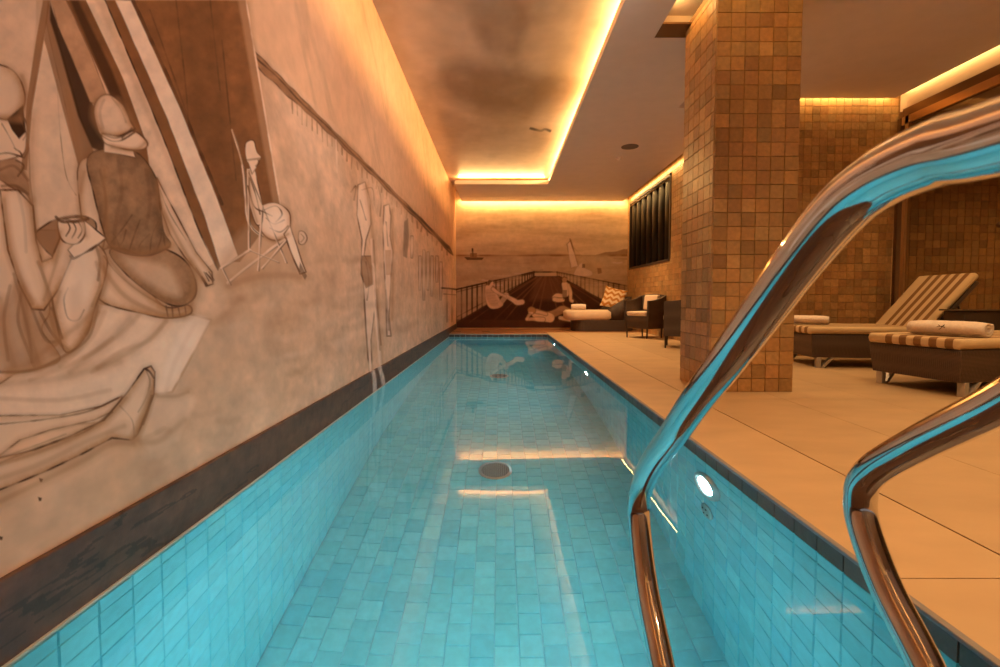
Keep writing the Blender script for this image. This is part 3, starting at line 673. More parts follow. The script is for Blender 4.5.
# kneeling bather
limb([(562, 296), (557, 295.5), (554.5, 297.5)], 2.6); limb([(563, 299.8), (558, 300), (554.5, 299.3)], 2.4)
Bk.poly([(562, 283), (566, 282), (569, 285), (570, 291), (568, 296), (563, 297), (562.5, 290)], SK, 1, soft=.9, smooth=True, edge=BROWN, ew=.7, ea=.5)
Bk.poly([(562.5, 290), (567, 290), (567, 299), (563, 300)], DARK, .6, soft=1)
limb([(568.5, 285), (570.5, 292), (570.5, 299.5), (572, 301)], 2.2)
Bk.poly([(562, 277.6), (565, 276.4), (567, 279), (566, 282), (563, 282.4)], SH, 1, soft=.8, smooth=True); Bk.line([(562, 278.5), (564, 276.8), (567, 278)], DARK, 1.1, .8)
# lying bather
limb([(548, 317), (556, 313), (563, 310.5), (570, 313), (577, 318)], 5.5, SH)
limb([(560, 317.5), (570, 319.5), (576, 321)], 2.6, SK)
limb([(536, 314), (544, 316.5), (551, 317.5)], 6.0)
limb([(527, 319), (533, 319.2), (543, 319.5)], 2.6); limb([(527, 319), (529, 315), (531, 313)], 2.2); limb([(536, 311.8), (541, 312.6), (546, 314)], 1.8)
Bk.poly([(528, 309), (531, 306.8), (535, 308.5), (535.5, 312), (532, 314), (528.6, 312.5)], (0.55, 0.30, 0.14), 1, soft=.9, smooth=True, edge=BROWN, ew=.7, ea=.5)
Bk.line([(529, 312.5), (532, 313)], SK, 1.4, .9, smooth=False)
structure(grid_obj('wall_back', P, Bk.c, M['mural'], flip=False))

# ------------------------------------------------------------------ coffer ceiling painted with clouds
xs = np.linspace(XL, 1.9, 130); ys = np.concatenate([[-2.6], np.linspace(2.5, 10.9, 300)])
XX, YY = np.meshgrid(xs, ys); P = np.stack([XX, YY, np.full_like(XX, ZU)], -1)
xf, yf = XX.ravel(), YY.ravel()
n1 = fbm(xf*1.3+2, yf*.55, 61); n2 = fbm(xf*4, yf*2.2, 62); n4 = fbm(xf*.9+9, yf*.8+3, 63)
yq = np.where(yf < 1, 1, yf); a_, b_ = proj(xf, yq, ZU)
t = np.clip(np.clip((n1-.42)*4, 0, 1)*.6 + np.clip((n4-.45)*4, 0, 1)*.35 + .2*n2, 0, 1)
base = np.array((0.74, 0.60, 0.50))[None]*(1-t[:, None]) + np.array((0.44, 0.30, 0.19))[None]*t[:, None]
Cl = Painting(a_, b_, base)
for q, al, s_ in (([(452, 60), (520, 70), (570, 84), (600, 80), (560, 112), (500, 112), (458, 104), (440, 86)], .55, 16), ([(470, -10), (520, -5), (530, 40), (500, 60), (478, 40)], .35, 12),
              ([(440, 110), (500, 130), (545, 128), (540, 150), (460, 150)], .3, 8), ([(560, 40), (600, 20), (590, 60)], .2, 8)):
    Cl.poly(q, (0.21, 0.12, 0.065), al, soft=s_, smooth=True, mott=.5, seed=70)
Cl.poly([(530, 28), (560, 20), (600, 30), (590, 70), (545, 72), (520, 55)], (0.78, 0.60, 0.44), .45, soft=10, smooth=True)
Cl.line([(531, 128.5), (537, 130), (541, 130.8), (545, 129.3), (550, 131)], (0.02, 0.01, 0.005), 2.0, 1)
structure(grid_obj('ceiling', P, Cl.c, M['ceil_paint'], flip=True))

# ceiling slabs
def slab(name, boxes, m=M['ceiling']):
    b = MB()
    for q in boxes: b.box(*q)
    return structure(b.build(name, m))
slab('ceiling', [(1.055, 1.49, -2.6, PY1, ZC, 3.385),                      # strip right of the coffer
                 (1.49, 2.35, 4.66, PY1, ZC, 3.40), (1.49, 2.35, -2.6, 1.2, ZC, 3.40), (2.30, 2.352, 1.2, 4.66, ZC, 3.40),
                 (2.35, 3.17, YT-.1, PY1, ZC, 3.40),
                 (-0.99, 3.17, PY1, 12.26, ZC, 3.385)])
slab('ceiling', [(2.35, 5.22, -2.6, YT-.1, ZH, 3.50)])
slab('ceiling', [(XL-.2, 5.7, -2.6, YB+.2, 3.62, 3.72)], M['coffer_white'])
# recess of the slot coffer
slab('trim_2', [(1.49, 2.30, 4.43, 4.66, ZC+.004, 3.32)], M['bronze'])
slab('trim_3', [(1.56, 2.30, 4.60, 4.64, 3.32, 3.62)], M['coffer_white'])

# ------------------------------------------------------------------ tiled surfaces
def tiled(name, org, U, V, N, lu, lv, tile, pal, m, gm, gap=0.004, th=0.006, jit=0.0007, u0=0.0, v0=0.0, skip=None, kind='structure', vary=.12, tint=None, offs=False):
    """tiles of side `tile` on the rectangle org + U*[0,lu] + V*[0,lv], relief along N"""
    org, U, V, N = Vector(org), Vector(U), Vector(V), Vector(N)
    b = MB(); rnd = random.Random(hash(name) % 999 + int(lu*100)); rnd = random.Random(int(lu*1000+lv*77))
    i0 = -1; nu = int(lu/tile)+2; nv = int(lv/tile)+2
    for j in range(-1, nv):
        sh = (tile*.5*(j % 2)) if offs else 0
        for i in range(-1, nu):
            a0 = i*tile + u0 + sh; a1 = a0 + tile; c0 = j*tile + v0; c1 = c0 + tile
            a0, a1, c0, c1 = max(a0, 0), min(a1, lu), max(c0, 0), min(c1, lv)
            if a1-a0 < .012 or c1-c0 < .012: continue
            if skip and skip((a0+a1)/2, (c0+c1)/2): continue
            g = gap/2*rnd.uniform(.6, 1.6); e = .0025
            base = rnd.choice(pal); f = 1 + rnd.uniform(-vary, vary); col = tuple(min(1, x*f) for x in base)
            if tint: col = tint(a0, c0, col)
            h = [th + rnd.uniform(-jit, jit) for _ in range(4)]
            q = [(a0+g, c0+g), (a1-g, c0+g), (a1-g, c1-g), (a0+g, c1-g)]
            qi = [(a0+g+e, c0+g+e), (a1-g-e, c0+g+e), (a1-g-e, c1-g-e), (a0+g+e, c1-g-e)]
            vs = [org + U*x + V*y for x, y in q] + [org + U*x + V*y + N*h[k] for k, (x, y) in enumerate(qi)]
            b.add(vs, [(4, 5, 6, 7), (0, 1, 5, 4), (1, 2, 6, 5), (2, 3, 7, 6), (3, 0, 4, 7)], col)
    o = b.build(name, m, None, colors=True)
    return o
def backing(name, org, U, V, N, lu, lv, gm, t_=0.03):
    org, U, V, N = Vector(org), Vector(U), Vector(V), Vector(N)
    b = MB(); vs = [org, org+U*lu, org+U*lu+V*lv, org+V*lv]; vs += [p - N*t_ for p in vs]
    b.add(vs, [(0, 1, 2, 3), (4, 7, 6, 5), (0, 4, 5, 1), (1, 5, 6, 2), (2, 6, 7, 3), (3, 7, 4, 0)])
    return b.build(name, gm)
def tiled_wall(name, org, U, V, N, lu, lv, tile, pal, m, gm, **k):
    bk = backing(name, org, U, V, N, lu, lv, gm); structure(bk)
    f = tiled('tile_facing', org, U, V, N, lu, lv, tile, pal, m, gm, **k); f.parent = bk
    return bk
GOLD = [(0.42, 0.235, 0.09), (0.36, 0.19, 0.075), (0.46, 0.27, 0.11), (0.41, 0.22, 0.085), (0.31, 0.18, 0.07), (0.43, 0.24, 0.09), (0.39, 0.24, 0.10)]
POOL = [(0.18, 0.64, 0.72), (0.20, 0.66, 0.74), (0.16, 0.61, 0.71), (0.21, 0.67, 0.73), (0.18, 0.64, 0.71)]
# window wall
WY0, WY1, WZ0, WZ1 = 9.29, 12.2, 1.53, 3.24
def wskip(u, v): return WY0 < YT+u < WY1 and WZ0 < v < WZ1
ww = empty('wall_right', (XW, YT, 0), kind='structure')
for (y0, y1, z0, z1) in ((YT, WY0, 0, 3.62), (WY1, YB, 0, 3.62), (WY0, WY1, 0, WZ0), (WY0, WY1, WZ1, 3.62)):
    o = box_obj('panel', (0, .25, y0-YT, y1-YT, z0, z1), M['grout'], ww)
f = tiled('tile_facing', (0, 0, 0), (0, 1, 0), (0, 0, 1), (-1, 0, 0), YB-YT, 3.62, .105, GOLD, M['tile'], None, skip=wskip, gap=.0022); f.parent = ww
# lounge wall behind the loungers, runs on behind the glass
tiled_wall('wall_front', (XW, YT, 0), (1, 0, 0), (0, 0, 1), (0, -1, 0), 5.2, 3.62, .105, GOLD, M['tile'], M['grout'], gap=.0022)
# pillar
pil = empty('tiled_pillar', (1.762, 3.92, 0), label='square pillar clad in golden brown tiles standing on the deck beside the pool', cat='pillar')
pw, pd, ph = .688, .64, 3.36
o = box_obj('core', (.0, pw, .0, pd, 0, ph), M['grout'], pil)
for k, (og, U, N, L_) in enumerate((((0, 0, 0), (1, 0, 0), (0, -1, 0), pw), ((0, pd, 0), (0, -1, 0), (-1, 0, 0), pd), ((pw, 0, 0), (0, 1, 0), (1, 0, 0), pd), ((pw, pd, 0), (-1, 0, 0), (0, 1, 0), pw))):
    f = tiled('tile_facing', og, U, (0, 0, 1), N, L_, 3.3, .1147 if k % 2 == 0 else .116, GOLD, M['tile'], None, vary=.19, gap=.002, jit=.0009, th=.008); f.parent = pil

# pool shell
DARKT = [(0.085, 0.055, 0.045), (0.10, 0.065, 0.05), (0.07, 0.05, 0.045)]
H = WZ - PB + .055
L_ = PY1-PY0
ps = tiled_wall('wall_pool_floor', (PR, PY0, PB), (0, 1, 0), (-1, 0, 0), (0, 0, 1), L_, PR-PL, .122, POOL, M['pool_tile'], M['pool_grout'], offs=True, gap=.004, jit=.0006, vary=.05)
ps.name = 'floor_pool'
tiled_wall('wall_pool_left', (PL, PY0, PB), (0, 1, 0), (0, 0, 1), (1, 0, 0), L_, WZ-PB-.004, .122, POOL, M['pool_tile'], M['pool_grout'], gap=.003, jit=.0013, vary=.05)
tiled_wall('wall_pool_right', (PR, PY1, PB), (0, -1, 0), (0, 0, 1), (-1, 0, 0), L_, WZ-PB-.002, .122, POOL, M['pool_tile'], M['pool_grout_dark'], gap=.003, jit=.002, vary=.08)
tiled_wall('wall_pool_back', (PL, PY1, PB), (1, 0, 0), (0, 0, 1), (0, -1, 0), PR-PL, WZ-PB, .122, POOL, M['pool_tile'], M['pool_grout'], gap=.004, vary=.08)
tiled_wall('wall_pool_front', (PR, PY0, PB), (-1, 0, 0), (0, 0, 1), (0, 1, 0), PR-PL, WZ-PB, .122, POOL, M['pool_tile'], M['pool_grout'], gap=.004, vary=.08)
# dark waterline course and coping edge
def course(name, org, U, N, lu):
    b = MB(); org, U, N = Vector(org), Vector(U), Vector(N); n = int(lu/.122)+1
    rnd = random.Random(4)
    for i in range(n):
        a0, a1 = i*.122+.003, min((i+1)*.122, lu)-.003
        if a1 <= a0: continue
        c_ = rnd.choice(DARKT); f_ = rnd.uniform(.8, 1.3)
        z0, z1 = Vector((0, 0, 0)), Vector((0, 0, .056))
        vs = [org+U*a0+z0, org+U*a1+z0, org+U*a1+z1, org+U*a0+z1]; vs += [p+N*.006 for p in vs]
        b.add(vs, [(4, 5, 6, 7), (0, 1, 5, 4), (1, 2, 6, 5), (2, 3, 7, 6), (3, 0, 4, 7)], tuple(x*f_ for x in c_))
    f = b.build('tile_course', M['tile'], None, colors=True)
    bk = backing(name, org - Vector((0, 0, .01)), U, Vector((0, 0, 1)), N, lu, .07, M['caulk']); structure(bk); f.parent = bk
course('trim_4', (PR, PY1, WZ-.002), (0, -1, 0), (-1, 0, 0), L_)
course('trim_5', (PL, PY1, WZ-.002), (1, 0, 0), (0, -1, 0), PR-PL)
b = MB(); b.box(PR-.010, PR+.012, PY0-.0, PY1, -.012, .001, bev=.003); structure(b.build('trim_6', M['coping']))
b = MB(); b.box(PL, PR, PY1-.010, PY1+.03, -.012, .001, bev=.003); structure(b.build('trim_7', M['caulk']))

# water
b = MB(); b.add([(PL-.004, PY0-.004, WZ), (PR+.004, PY0-.004, WZ), (PR+.004, PY1+.004, WZ), (PL-.004, PY1+.004, WZ)], [(0, 1, 2, 3)]); wt = b.build('pool_water', M['water'])
tag(wt, 'still clear turquoise water filling the long indoor pool', 'water', kind='stuff')

# ------------------------------------------------------------------ deck
def deck():
    xe = [PR+.010, 1.525, 2.212, 2.90, 3.59, 4.28, 4.97, 5.66, 8.6]
    ye = [-1.1, 1.28, 3.64, 6.0, 8.36, 10.95]
    b = MB(); rnd = random.Random(5)
    for i in range(len(xe)-1):
        for j in range(len(ye)-1):
            g = .0035 if i < 1 or j < 1 else .0018
            gx1 = .0045 if i == 0 else .0015; gx0 = .0015 if i > 1 else (.0 if i == 0 else .0045)
            f = rnd.uniform(.94, 1.06); c_ = (0.50*f, 0.35*f, 0.20*f)
            b.box(xe[i]+gx0, xe[i+1]-gx1, ye[j]+.002, ye[j+1]-.002, -.02, 0, col=c_)
    f = b.build('floor', M['deck'], None, colors=True); structure(f)
    g = MB(); g.box(PR+.03, 8.6, -1.1, 10.95, -.2, -.012); g.box(PL-.05, PR+.009, -1.1, PY0-.03, -.2, -.012)
    k = g.build('grout_bed', M['grout'], f)
deck()
b = MB()
for k in range(14): b.box(PL-.05, PR+.008, PY0-.03-(k+1)*.14+.004, PY0-.03-k*.14, -.02, 0, bev=.002)
structure(b.build('floor', M['near_deck']))
b = MB()
n = 24
for k in range(n):
    y0 = PY1+.03 + k*(YB-PY1-.03)/n; y1 = PY1+.03+(k+1)*(YB-PY1-.03)/n-.003
    x0 = XL
    if y0 < 10.95:
        b.box(x0, PR+.008, y0, min(y1, 10.95), -.03, 0)
    else: b.box(x0, XW, y0, y1, -.03, 0)
structure(b.build('floor', M['wood_floor']))

# ------------------------------------------------------------------ window with dark vertical louvres
wd = empty('window_1', (XW, (WY0+WY1)/2, WZ0), kind='structure')
hy = (WY1-WY0)/2; hz = WZ1-WZ0
b = MB()
b.box(-.02, .06, -hy, -hy+.05, 0, hz); b.box(-.02, .06, hy-.05, hy, 0, hz); b.box(-.02, .06, -hy, hy, 0, .05); b.box(-.02, .06, -hy, hy, hz-.05, hz)
b.build('window_frame', M['leg_wood'], wd)
b = MB(); b.box(.16, .18, -hy, hy, 0, hz); b.build('pane', M['black'], wd)
for k in range(7):
    y = -hy + .05 + (k+.5)*(2*hy-.1)/7
    b = MB(); vs = []; nn = 20
    for z in (.055, hz-.055):
        for i in range(nn):
            a_ = 2*math.pi*i/nn; vs.append((.045 - .055*math.cos(a_), y + .155*math.sin(a_), z))
    b.add(vs, [(i, (i+1) % nn, nn+(i+1) % nn, nn+i) for i in range(nn)] + [tuple(range(nn))[::-1], tuple(range(nn, 2*nn))], None, True)
    b.build('louvre', M['louvre'], wd)
b = MB(); b.tube([(-.01, -hy+.02, hz-.09), (-.01, hy-.02, hz-.09)], .012, 10); b.build('curtain_rail', M['bronze'], wd)

# ------------------------------------------------------------------ glass partition at the right
gp = empty('window_2', (XG, 3.2, 0), kind='structure')
b = MB(); b.box(-.03, .03, -5.8, 3.10, 3.06, 3.16); b.build('head_rail', M['gold'], gp)
b = MB(); b.box(-.02, .02, -5.8, 3.10, 3.16, 3.27); b.build('head_channel', M['bronze'], gp)
b = MB(); b.box(.02, .30, -5.8, 3.19, 3.27, 3.62); b.build('fascia', M['coffer_white'], gp)
for y in (3.02, 3.14):
    b = MB(); b.box(-.03, .03, y-.025, y+.025, 0, 3.16); b.build('post', M['gold'] if y < 3.1 else M['bronze'], gp)
for (y0, y1) in ((-5.8, -1.6), (-1.6, .9), (.9, 3.0)):
    b = MB(); b.box(-.005, .005, y0+.004, y1-.004, .02, 3.06); b.build('pane', M['glass'], gp)
b = MB(); b.tube([(-.07, 1.78, 1.56), (.0, 1.78, 1.56)], [.032, .02], 20); b.build('door_knob', M['bronze'], gp)
# room beyond the glass
structure(box_obj('wall_side', (8.5, 8.6, -2.6, YT, 0, 3.62), M['plaster']))
structure(box_obj('ceiling', (5.5, 8.6, -2.6, YT, 3.3, 3.4), M['ceiling']))

structure(box_obj('wall_behind', (XL-.2, 8.6, -2.7, -2.6, -.1, 3.62), M['plaster']))
# ------------------------------------------------------------------ pool fittings
LENS = emis_mat('pool_lamp_lens', (0.50, 0.86, 0.93), 150.0)
def pool_light(loc, axis, label, group='round pool lamps'):
    e = empty('pool_light', loc, label=label, cat='pool light', group=group)
    ax = Vector(axis)
    b = MB(); b.disc((0, 0, 0), .13, ax, .02, prof=[(.13, -.01), (.132, .004), (.127, .016), (.112, .024), (.098, .020), (.094, .006)]); b.build('rim', M['steel'], e)
    b = MB(); b.disc((0, 0, 0), .09, ax, .02, prof=[(.0945, .004), (.088, .012), (.084, .010)]); b.build('bezel', M['white_plastic'], e)
    b = MB(); b.disc((0, 0, 0), .084, ax, .02, prof=[(.0, .020), (.045, .018), (.084, .011)]); b.build('lens', LENS, e)
    return e
pool_light((PR-.012, 2.36, -.355), (-1, 0, 0), 'lit round pool lamp in the right pool wall nearest the handrails', None)
pool_light((PR-.012, 5.65, -.355), (-1, 0, 0), 'lit round pool lamp halfway along the right pool wall', None)
pool_light((PR-.012, 8.98, -.355), (-1, 0, 0), 'lit round pool lamp near the far end of the right pool wall', None)
pool_light((-.1, PY0+.012, -.75), (0, 1, 0), 'out-of-view round lamp added in the near end wall to light the pool', None)  # unseen extra lamp, added to keep the pool evenly lit
def drain(loc, r, label):
    e = empty('pool_drain', loc, label=label, cat='drain')
    b = MB(); b.disc((0, 0, 0), r, (0, 0, 1), .02, prof=[(r, -.005), (r, .010), (r-.02, .016), (r-.026, .008)]); b.build('rim', M['steel'], e)
    b = MB(); b.disc((0, 0, 0), r, (0, 0, 1), .02, prof=[(r-.02, .002), (0, .003)]); b.build('sump', M['black'], e)
    b = MB(); rr = r-.024
    k = -rr + .012
    while k < rr:
        h = math.sqrt(max(rr*rr-k*k, 1e-5)); b.box(k-.0028, k+.0028, -h, h, .006, .012); b.box(-h, h, k-.0028, k+.0028, .004, .010); k += .017
    b.build('grate', M['grate'], e)
drain((-.04, 3.82, PB+.006), .138, 'round metal drain grate on the pool floor in the middle')
drain((-.01, 6.85, PB+.006), .138, 'round metal drain grate on the pool floor near the far end')
def inlet(y, z, label):
    e = empty('pool_inlet', (PR-.008, y, z), label=label, cat='inlet')
    b = MB(); b.disc((0, 0, 0), .062, (-1, 0, 0), .01, prof=[(.062, 0), (.062, .006), (.052, .012), (.0, .014)]); b.build('cover', M['steel'], e)
    for k in range(4):
        b = MB(); a = k*math.pi/2+.4; b.disc((0, .03*math.cos(a), .03*math.sin(a)), .006, (-1, 0, 0), .016, n=12, prof=[(.006, .012), (.006, .016), (0, .0165)]); b.build('screw', M['black'], e)
inlet(2.36, -.66, 'small round inlet cover below the nearest pool lamp')
inlet(5.65, -.66, 'small round inlet cover below the halfway pool lamp')
e = empty('skimmer_slot', (0, PY1-.008, -.12), label='narrow black skimmer slot in the far end wall of the pool', cat='skimmer')
o = MB(); o.box(-.16, .16, -.008, .002, -.028, .028, bev=.003); o.build('face_plate', M['steel'], e)
o = MB(); o.box(-.145, .145, -.011, -.007, -.017, .017); o.build('opening', M['black'], e)
b = MB()

# ------------------------------------------------------------------ chrome handrails
def handrail(X, pts, label):
    e = empty('handrail', (X, PY0, 0), label=label, cat='handrail')
    sm = [tuple(p) for p in catmull([(0, y-PY0, z) for (y, z) in pts], 12)]
    b = MB(); b.tube(sm, .0215, 40); b.build('rail', M['chrome'], e)
    for p, ax in ((pts[0], (0, 0, 1)), (pts[-1], (0, 0, 1))):
        b = MB(); b.disc((0, p[0]-PY0, p[1]), .045, ax, .02, n=32, prof=[(.045, 0), (.045, .008), (.03, .018), (.022, .02)]); b.build('flange', M['chrome'], e)
    return e
r1 = [(.64, .0), (.675, .05), (.72, .10), (.769, .158), (.844, .225), (.883, .279), (.911, .343), (.913, .383), (.883, .435), (.827, .493), (.747, .558), (.657, .635), (.569, .704), (.505, .757), (.438, .812), (.384, .851),
      (.344, .867), (.300, .872), (.263, .869), (.16, .867), (.03, .862), (-.12, .845), (-.24, .78), (-.31, .68), (-.34, .5), (-.34, .2), (-.34, .0)]
handrail(.275, r1, 'curved chrome handrail rising highest, nearer the middle of the pool')
r2 = [(.40, .0), (.44, .10), (.52, .22), (.586, .305), (.645, .362), (.678, .405), (.700, .445), (.705, .475), (.699, .505), (.67, .540), (.608, .592), (.556, .632), (.512, .666), (.43, .735), (.34, .80), (.24, .85), (.13, .868), (0, .868),
      (-.12, .85), (-.24, .78), (-.31, .68), (-.34, .5), (-.34, .2), (-.34, .0)]
handrail(.55, r2, 'lower bent chrome handrail closest to the right pool edge')

# ------------------------------------------------------------------ loungers
STRIPE = mat('striped_canvas', None, rough=0.9, noise=0.04, attr=True, bump=0.2, bscale=120)
SC_, SB_ = (0.60, 0.44, 0.25), (0.21, 0.105, 0.036)
def striped_pad(L, W, T, name, parent, mtx, gap_edge=0.03):
    """a pad L x W x T; canvas stripes run along L"""
    n = 13; b = MB(); r = .028
    # cross-section slices over width so colours change at stripe borders
    ed = [0.0]
    sw = W/n
    for k in range(1, n): ed.append(k*sw)
    ed.append(W)
    prof = []
    for (x, z) in [(r, 0), (L-r, 0)]: prof.append((x, z))
    def pr():
        q = []
        for cx, cz, a0 in ((L-r, r, -90), (L-r, T-r, 0), (r, T-r, 90), (r, r, 180)):
            for s_ in range(5): a = R(a0 + s_*22.5); q.append((cx + r*math.cos(a), cz + r*math.sin(a)))
        return q
    q = pr(); m_ = len(q)
    cx, cz = L/2, T/2
    for k in range(n):
        col = SB_ if k % 2 == 1 else SC_
        if k >= n-2: col = SC_
        ys_ = [ed[k], ed[k+1]]
        sub = [ys_[0], (ys_[0]+ys_[1])/2, ys_[1]]
        vs = []; fs = []
        for y in sub:
            # round the long edges of the pad
            e_ = 0
            dd = min(y, W-y)
            if dd < r: e_ = r - math.sqrt(max(0, r*r-(r-dd)**2))
            for (x, z) in q:
                vs.append(((x if abs(x-cx) < .001 else cx + (x-cx)*(1-e_/(L/2))), y, cz + (z-cz)*(1-e_/(T/2)*.9)))
        for s_ in range(len(sub)-1):
            for i in range(m_):
                a, c2 = s_*m_+i, s_*m_+(i+1) % m_; fs.append((a, c2, c2+m_, a+m_))
        if k == 0: fs.append(tuple(range(m_))[::-1])
        if k == n-1: fs.append(tuple(2*m_+i for i in range(m_)))
        b.add([mtx @ Vector(v) for v in vs], fs, col, True)
    return b.build(name, STRIPE, parent, colors=True)
def make_lounger(label, W=.74, tilt=51):
    e = empty('sun_lounger', (0, 0, 0), label=label, cat='sun lounger')
    L = 1.74
    # woven body, tapering towards the floor
    b = MB()
    z0, z1 = .115, .372
    b.hexa([(.03, .02, z0), (L-.03, .02, z0), (L-.03, W-.02, z0), (.03, W-.02, z0)], [(0, 0, z1), (L, 0, z1), (L, W, z1), (0, W, z1)], bev=.010)
    b.build('body', M['rattan_lounger'], e)
    b = MB(); b.box(.01, L-.01, .01, W-.01, z1-.004, z1+.012, bev=.004); b.build('rim', M['leg_wood'], e)
    for (x, y, sx) in ((.10, .045, 1), (.10, W-.045, 1), (L-.10, .045, -1), (L-.10, W-.045, -1)):
        b = MB()
        b.box(x-.022, x+.022, y-.028, y+.028, 0, .118, bev=.003)
        b.hexa([(x+sx*.02, y-.026, .0), (x+sx*.055, y-.026, .0), (x+sx*.055, y+.026, .0), (x+sx*.02, y+.026, .0)] if sx > 0 else
               [(x+sx*.055, y-.026, .0), (x+sx*.02, y-.026, .0), (x+sx*.02, y+.026, .0), (x+sx*.055, y+.026, .0)],
               [(x+sx*.125+min(0, 0), y-.026, .118), (x+sx*.16, y-.026, .118), (x+sx*.16, y+.026, .118), (x+sx*.125, y+.026, .118)] if sx > 0 else
               [(x+sx*.16, y-.026, .118), (x+sx*.125, y-.026, .118), (x+sx*.125, y+.026, .118), (x+sx*.16, y+.026, .118)])
        b.build('leg', M['leg_steel'], e)
    striped_pad(1.22, W+.02, .085, 'seat_cushion', e, Matrix.Translation((-.02, -.01, z1+.010)))
    hinge = Matrix.Translation((1.19, -.01, z1+.02)) @ Matrix.Rotation(-R(tilt), 4, 'Y')
    striped_pad(.82 if tilt > 10 else .56, W+.02, .075, 'back_cushion', e, hinge)
    b = MB(); b.box(.02, .76 if tilt > 10 else .5, .02, W-.0, -.045, -.004, bev=.008, mtx=hinge); b.build('backrest', M['rattan_lounger'], e)
    if tilt < 10: return e
    top = hinge @ Vector((.52, 0, -.03))
    for y in (.10, W-.10): 
        b = MB(); b.tube([(top.x, y, top.z), (1.68, y, z1-.01)], .011, 10); b.build('support_strut', M['leg_wood'], e)
    return e
lA = make_lounger('striped sun lounger with raised back, farther one in front of the tiled wall', W=.80)
lB = make_lounger('striped sun lounger nearest the camera, its monogrammed towel on the foot end', tilt=0)
lB.location = (3.60, 3.65, 0); lB.rotation_euler = (0, 0, R(12.5))
lA.location = (3.52, 5.30, 0); lA.rotation_euler = (0, 0, R(-6.5))

def rolled_towel(name_label, L, H_, D_, mono=False):
    e = empty('rolled_towel', (0, 0, 0), label=name_label, cat='towel')
    # folded roll: flattened spiral section in (y,z), extruded along x
    turns = 2.1; pts = []; N_ = 90
    th = .013
    for i in range(N_+1):
        a = 2*math.pi*turns*i/N_
        f = (.22 + .78*i/N_)
        pts.append((f*(D_/2-th/2)*math.cos(a), H_/2 + f*(H_/2-th/2)*math.sin(a)))
    b = MB(); vs = []; fs = []
    nx = 14
    for j in range(nx):
        x = -L/2 + L*j/(nx-1)
        sc_ = 1 - .10*(abs(2*j/(nx-1)-1))**4
        for i, (y, z) in enumerate(pts):
            p0 = Vector(pts[max(i-1, 0)]); p1 = Vector(pts[min(i+1, N_)]); t_ = (p1-p0).normalized(); n_ = Vector((t_.y, -t_.x))
            wob = .0012*math.sin(x*60+i)
            zz = z*sc_ + .0
            vs.append((x, (y+n_.x*th/2)*sc_, max(.0, zz+n_.y*th/2+wob))); vs.append((x, (y-n_.x*th/2)*sc_, max(.0, zz-n_.y*th/2+wob)))
    row = 2*(N_+1)
    for j in range(nx-1):
        for i in range(N_):
            for s_ in (0, 1):
                a = j*row + 2*i + s_; q = (a, a+2, a+2+row, a+row); fs.append(q if s_ == 0 else q[::-1])
        a = j*row+2*N_; fs.append((a, a+1, a+1+row, a+row)); a = j*row; fs.append((a, a+row, a+1+row, a+1))
    for j in (0, nx-1):
        for i in range(N_):
            a = j*row+2*i; q = (a, a+1, a+3, a+2); fs.append(q if j == 0 else q[::-1])
    b.add(vs, fs, None, True); b.build('roll', M['towel'], e)
    if mono:
        b = MB(); yb = -D_/2
        def P_(u, v):
            ang = math.asin(max(-1, min(1, (v-.5)*1.1))); return (u, yb*math.cos(ang)*1.0-.004, H_/2 + H_/2*math.sin(ang)*1.0)
        for q in ([(-.022, .75), (-.008, .62), (.004, .58)], [(.018, .80), (.004, .58), (-.006, .36), (-.016, .30)], [(-.03, .55), (-.012, .60), (.02, .66)], [(.004, .58), (.024, .50)]):
            b.tube([P_(u, v) for u, v in q], .0028, 6)
        b.build('monogram', M['ink'], e)
    return e
tB = rolled_towel('rolled cream towel with small dark monogram on the nearest sun lounger', .50, .15, .25, True)
tB.location = (3.80, 3.98, .468); tB.rotation_euler = (0, 0, R(-62))
tA = rolled_towel('rolled cream towel on the farther sun lounger beside the pillar', .44, .13, .22)
tA.location = (3.77, 5.76, .468); tA.rotation_euler = (0, 0, R(-35))

# dark side table between the loungers
st = empty('side_table', (4.76, 4.82, 0), label='dark square side table standing between the two sun loungers', cat='side table')
b = MB(); b.box(0, .52, 0, .28, .655, .672, bev=.004); b.build('table_top', M['table_top'], st)
b = MB(); b.hexa([(.06, .05, .10), (.46, .05, .10), (.46, .24, .10), (.06, .24, .10)], [(.03, .02, .652), (.49, .02, .652), (.49, .26, .652), (.03, .26, .652)], bev=.008); b.build('body', M['rattan'], st)
for (x, y) in ((.08, .07), (.44, .07), (.08, .22), (.44, .22)):
    b = MB(); b.box(x-.02, x+.02, y-.02, y+.02, 0, .105); b.build('leg', M['leg_wood'], st)

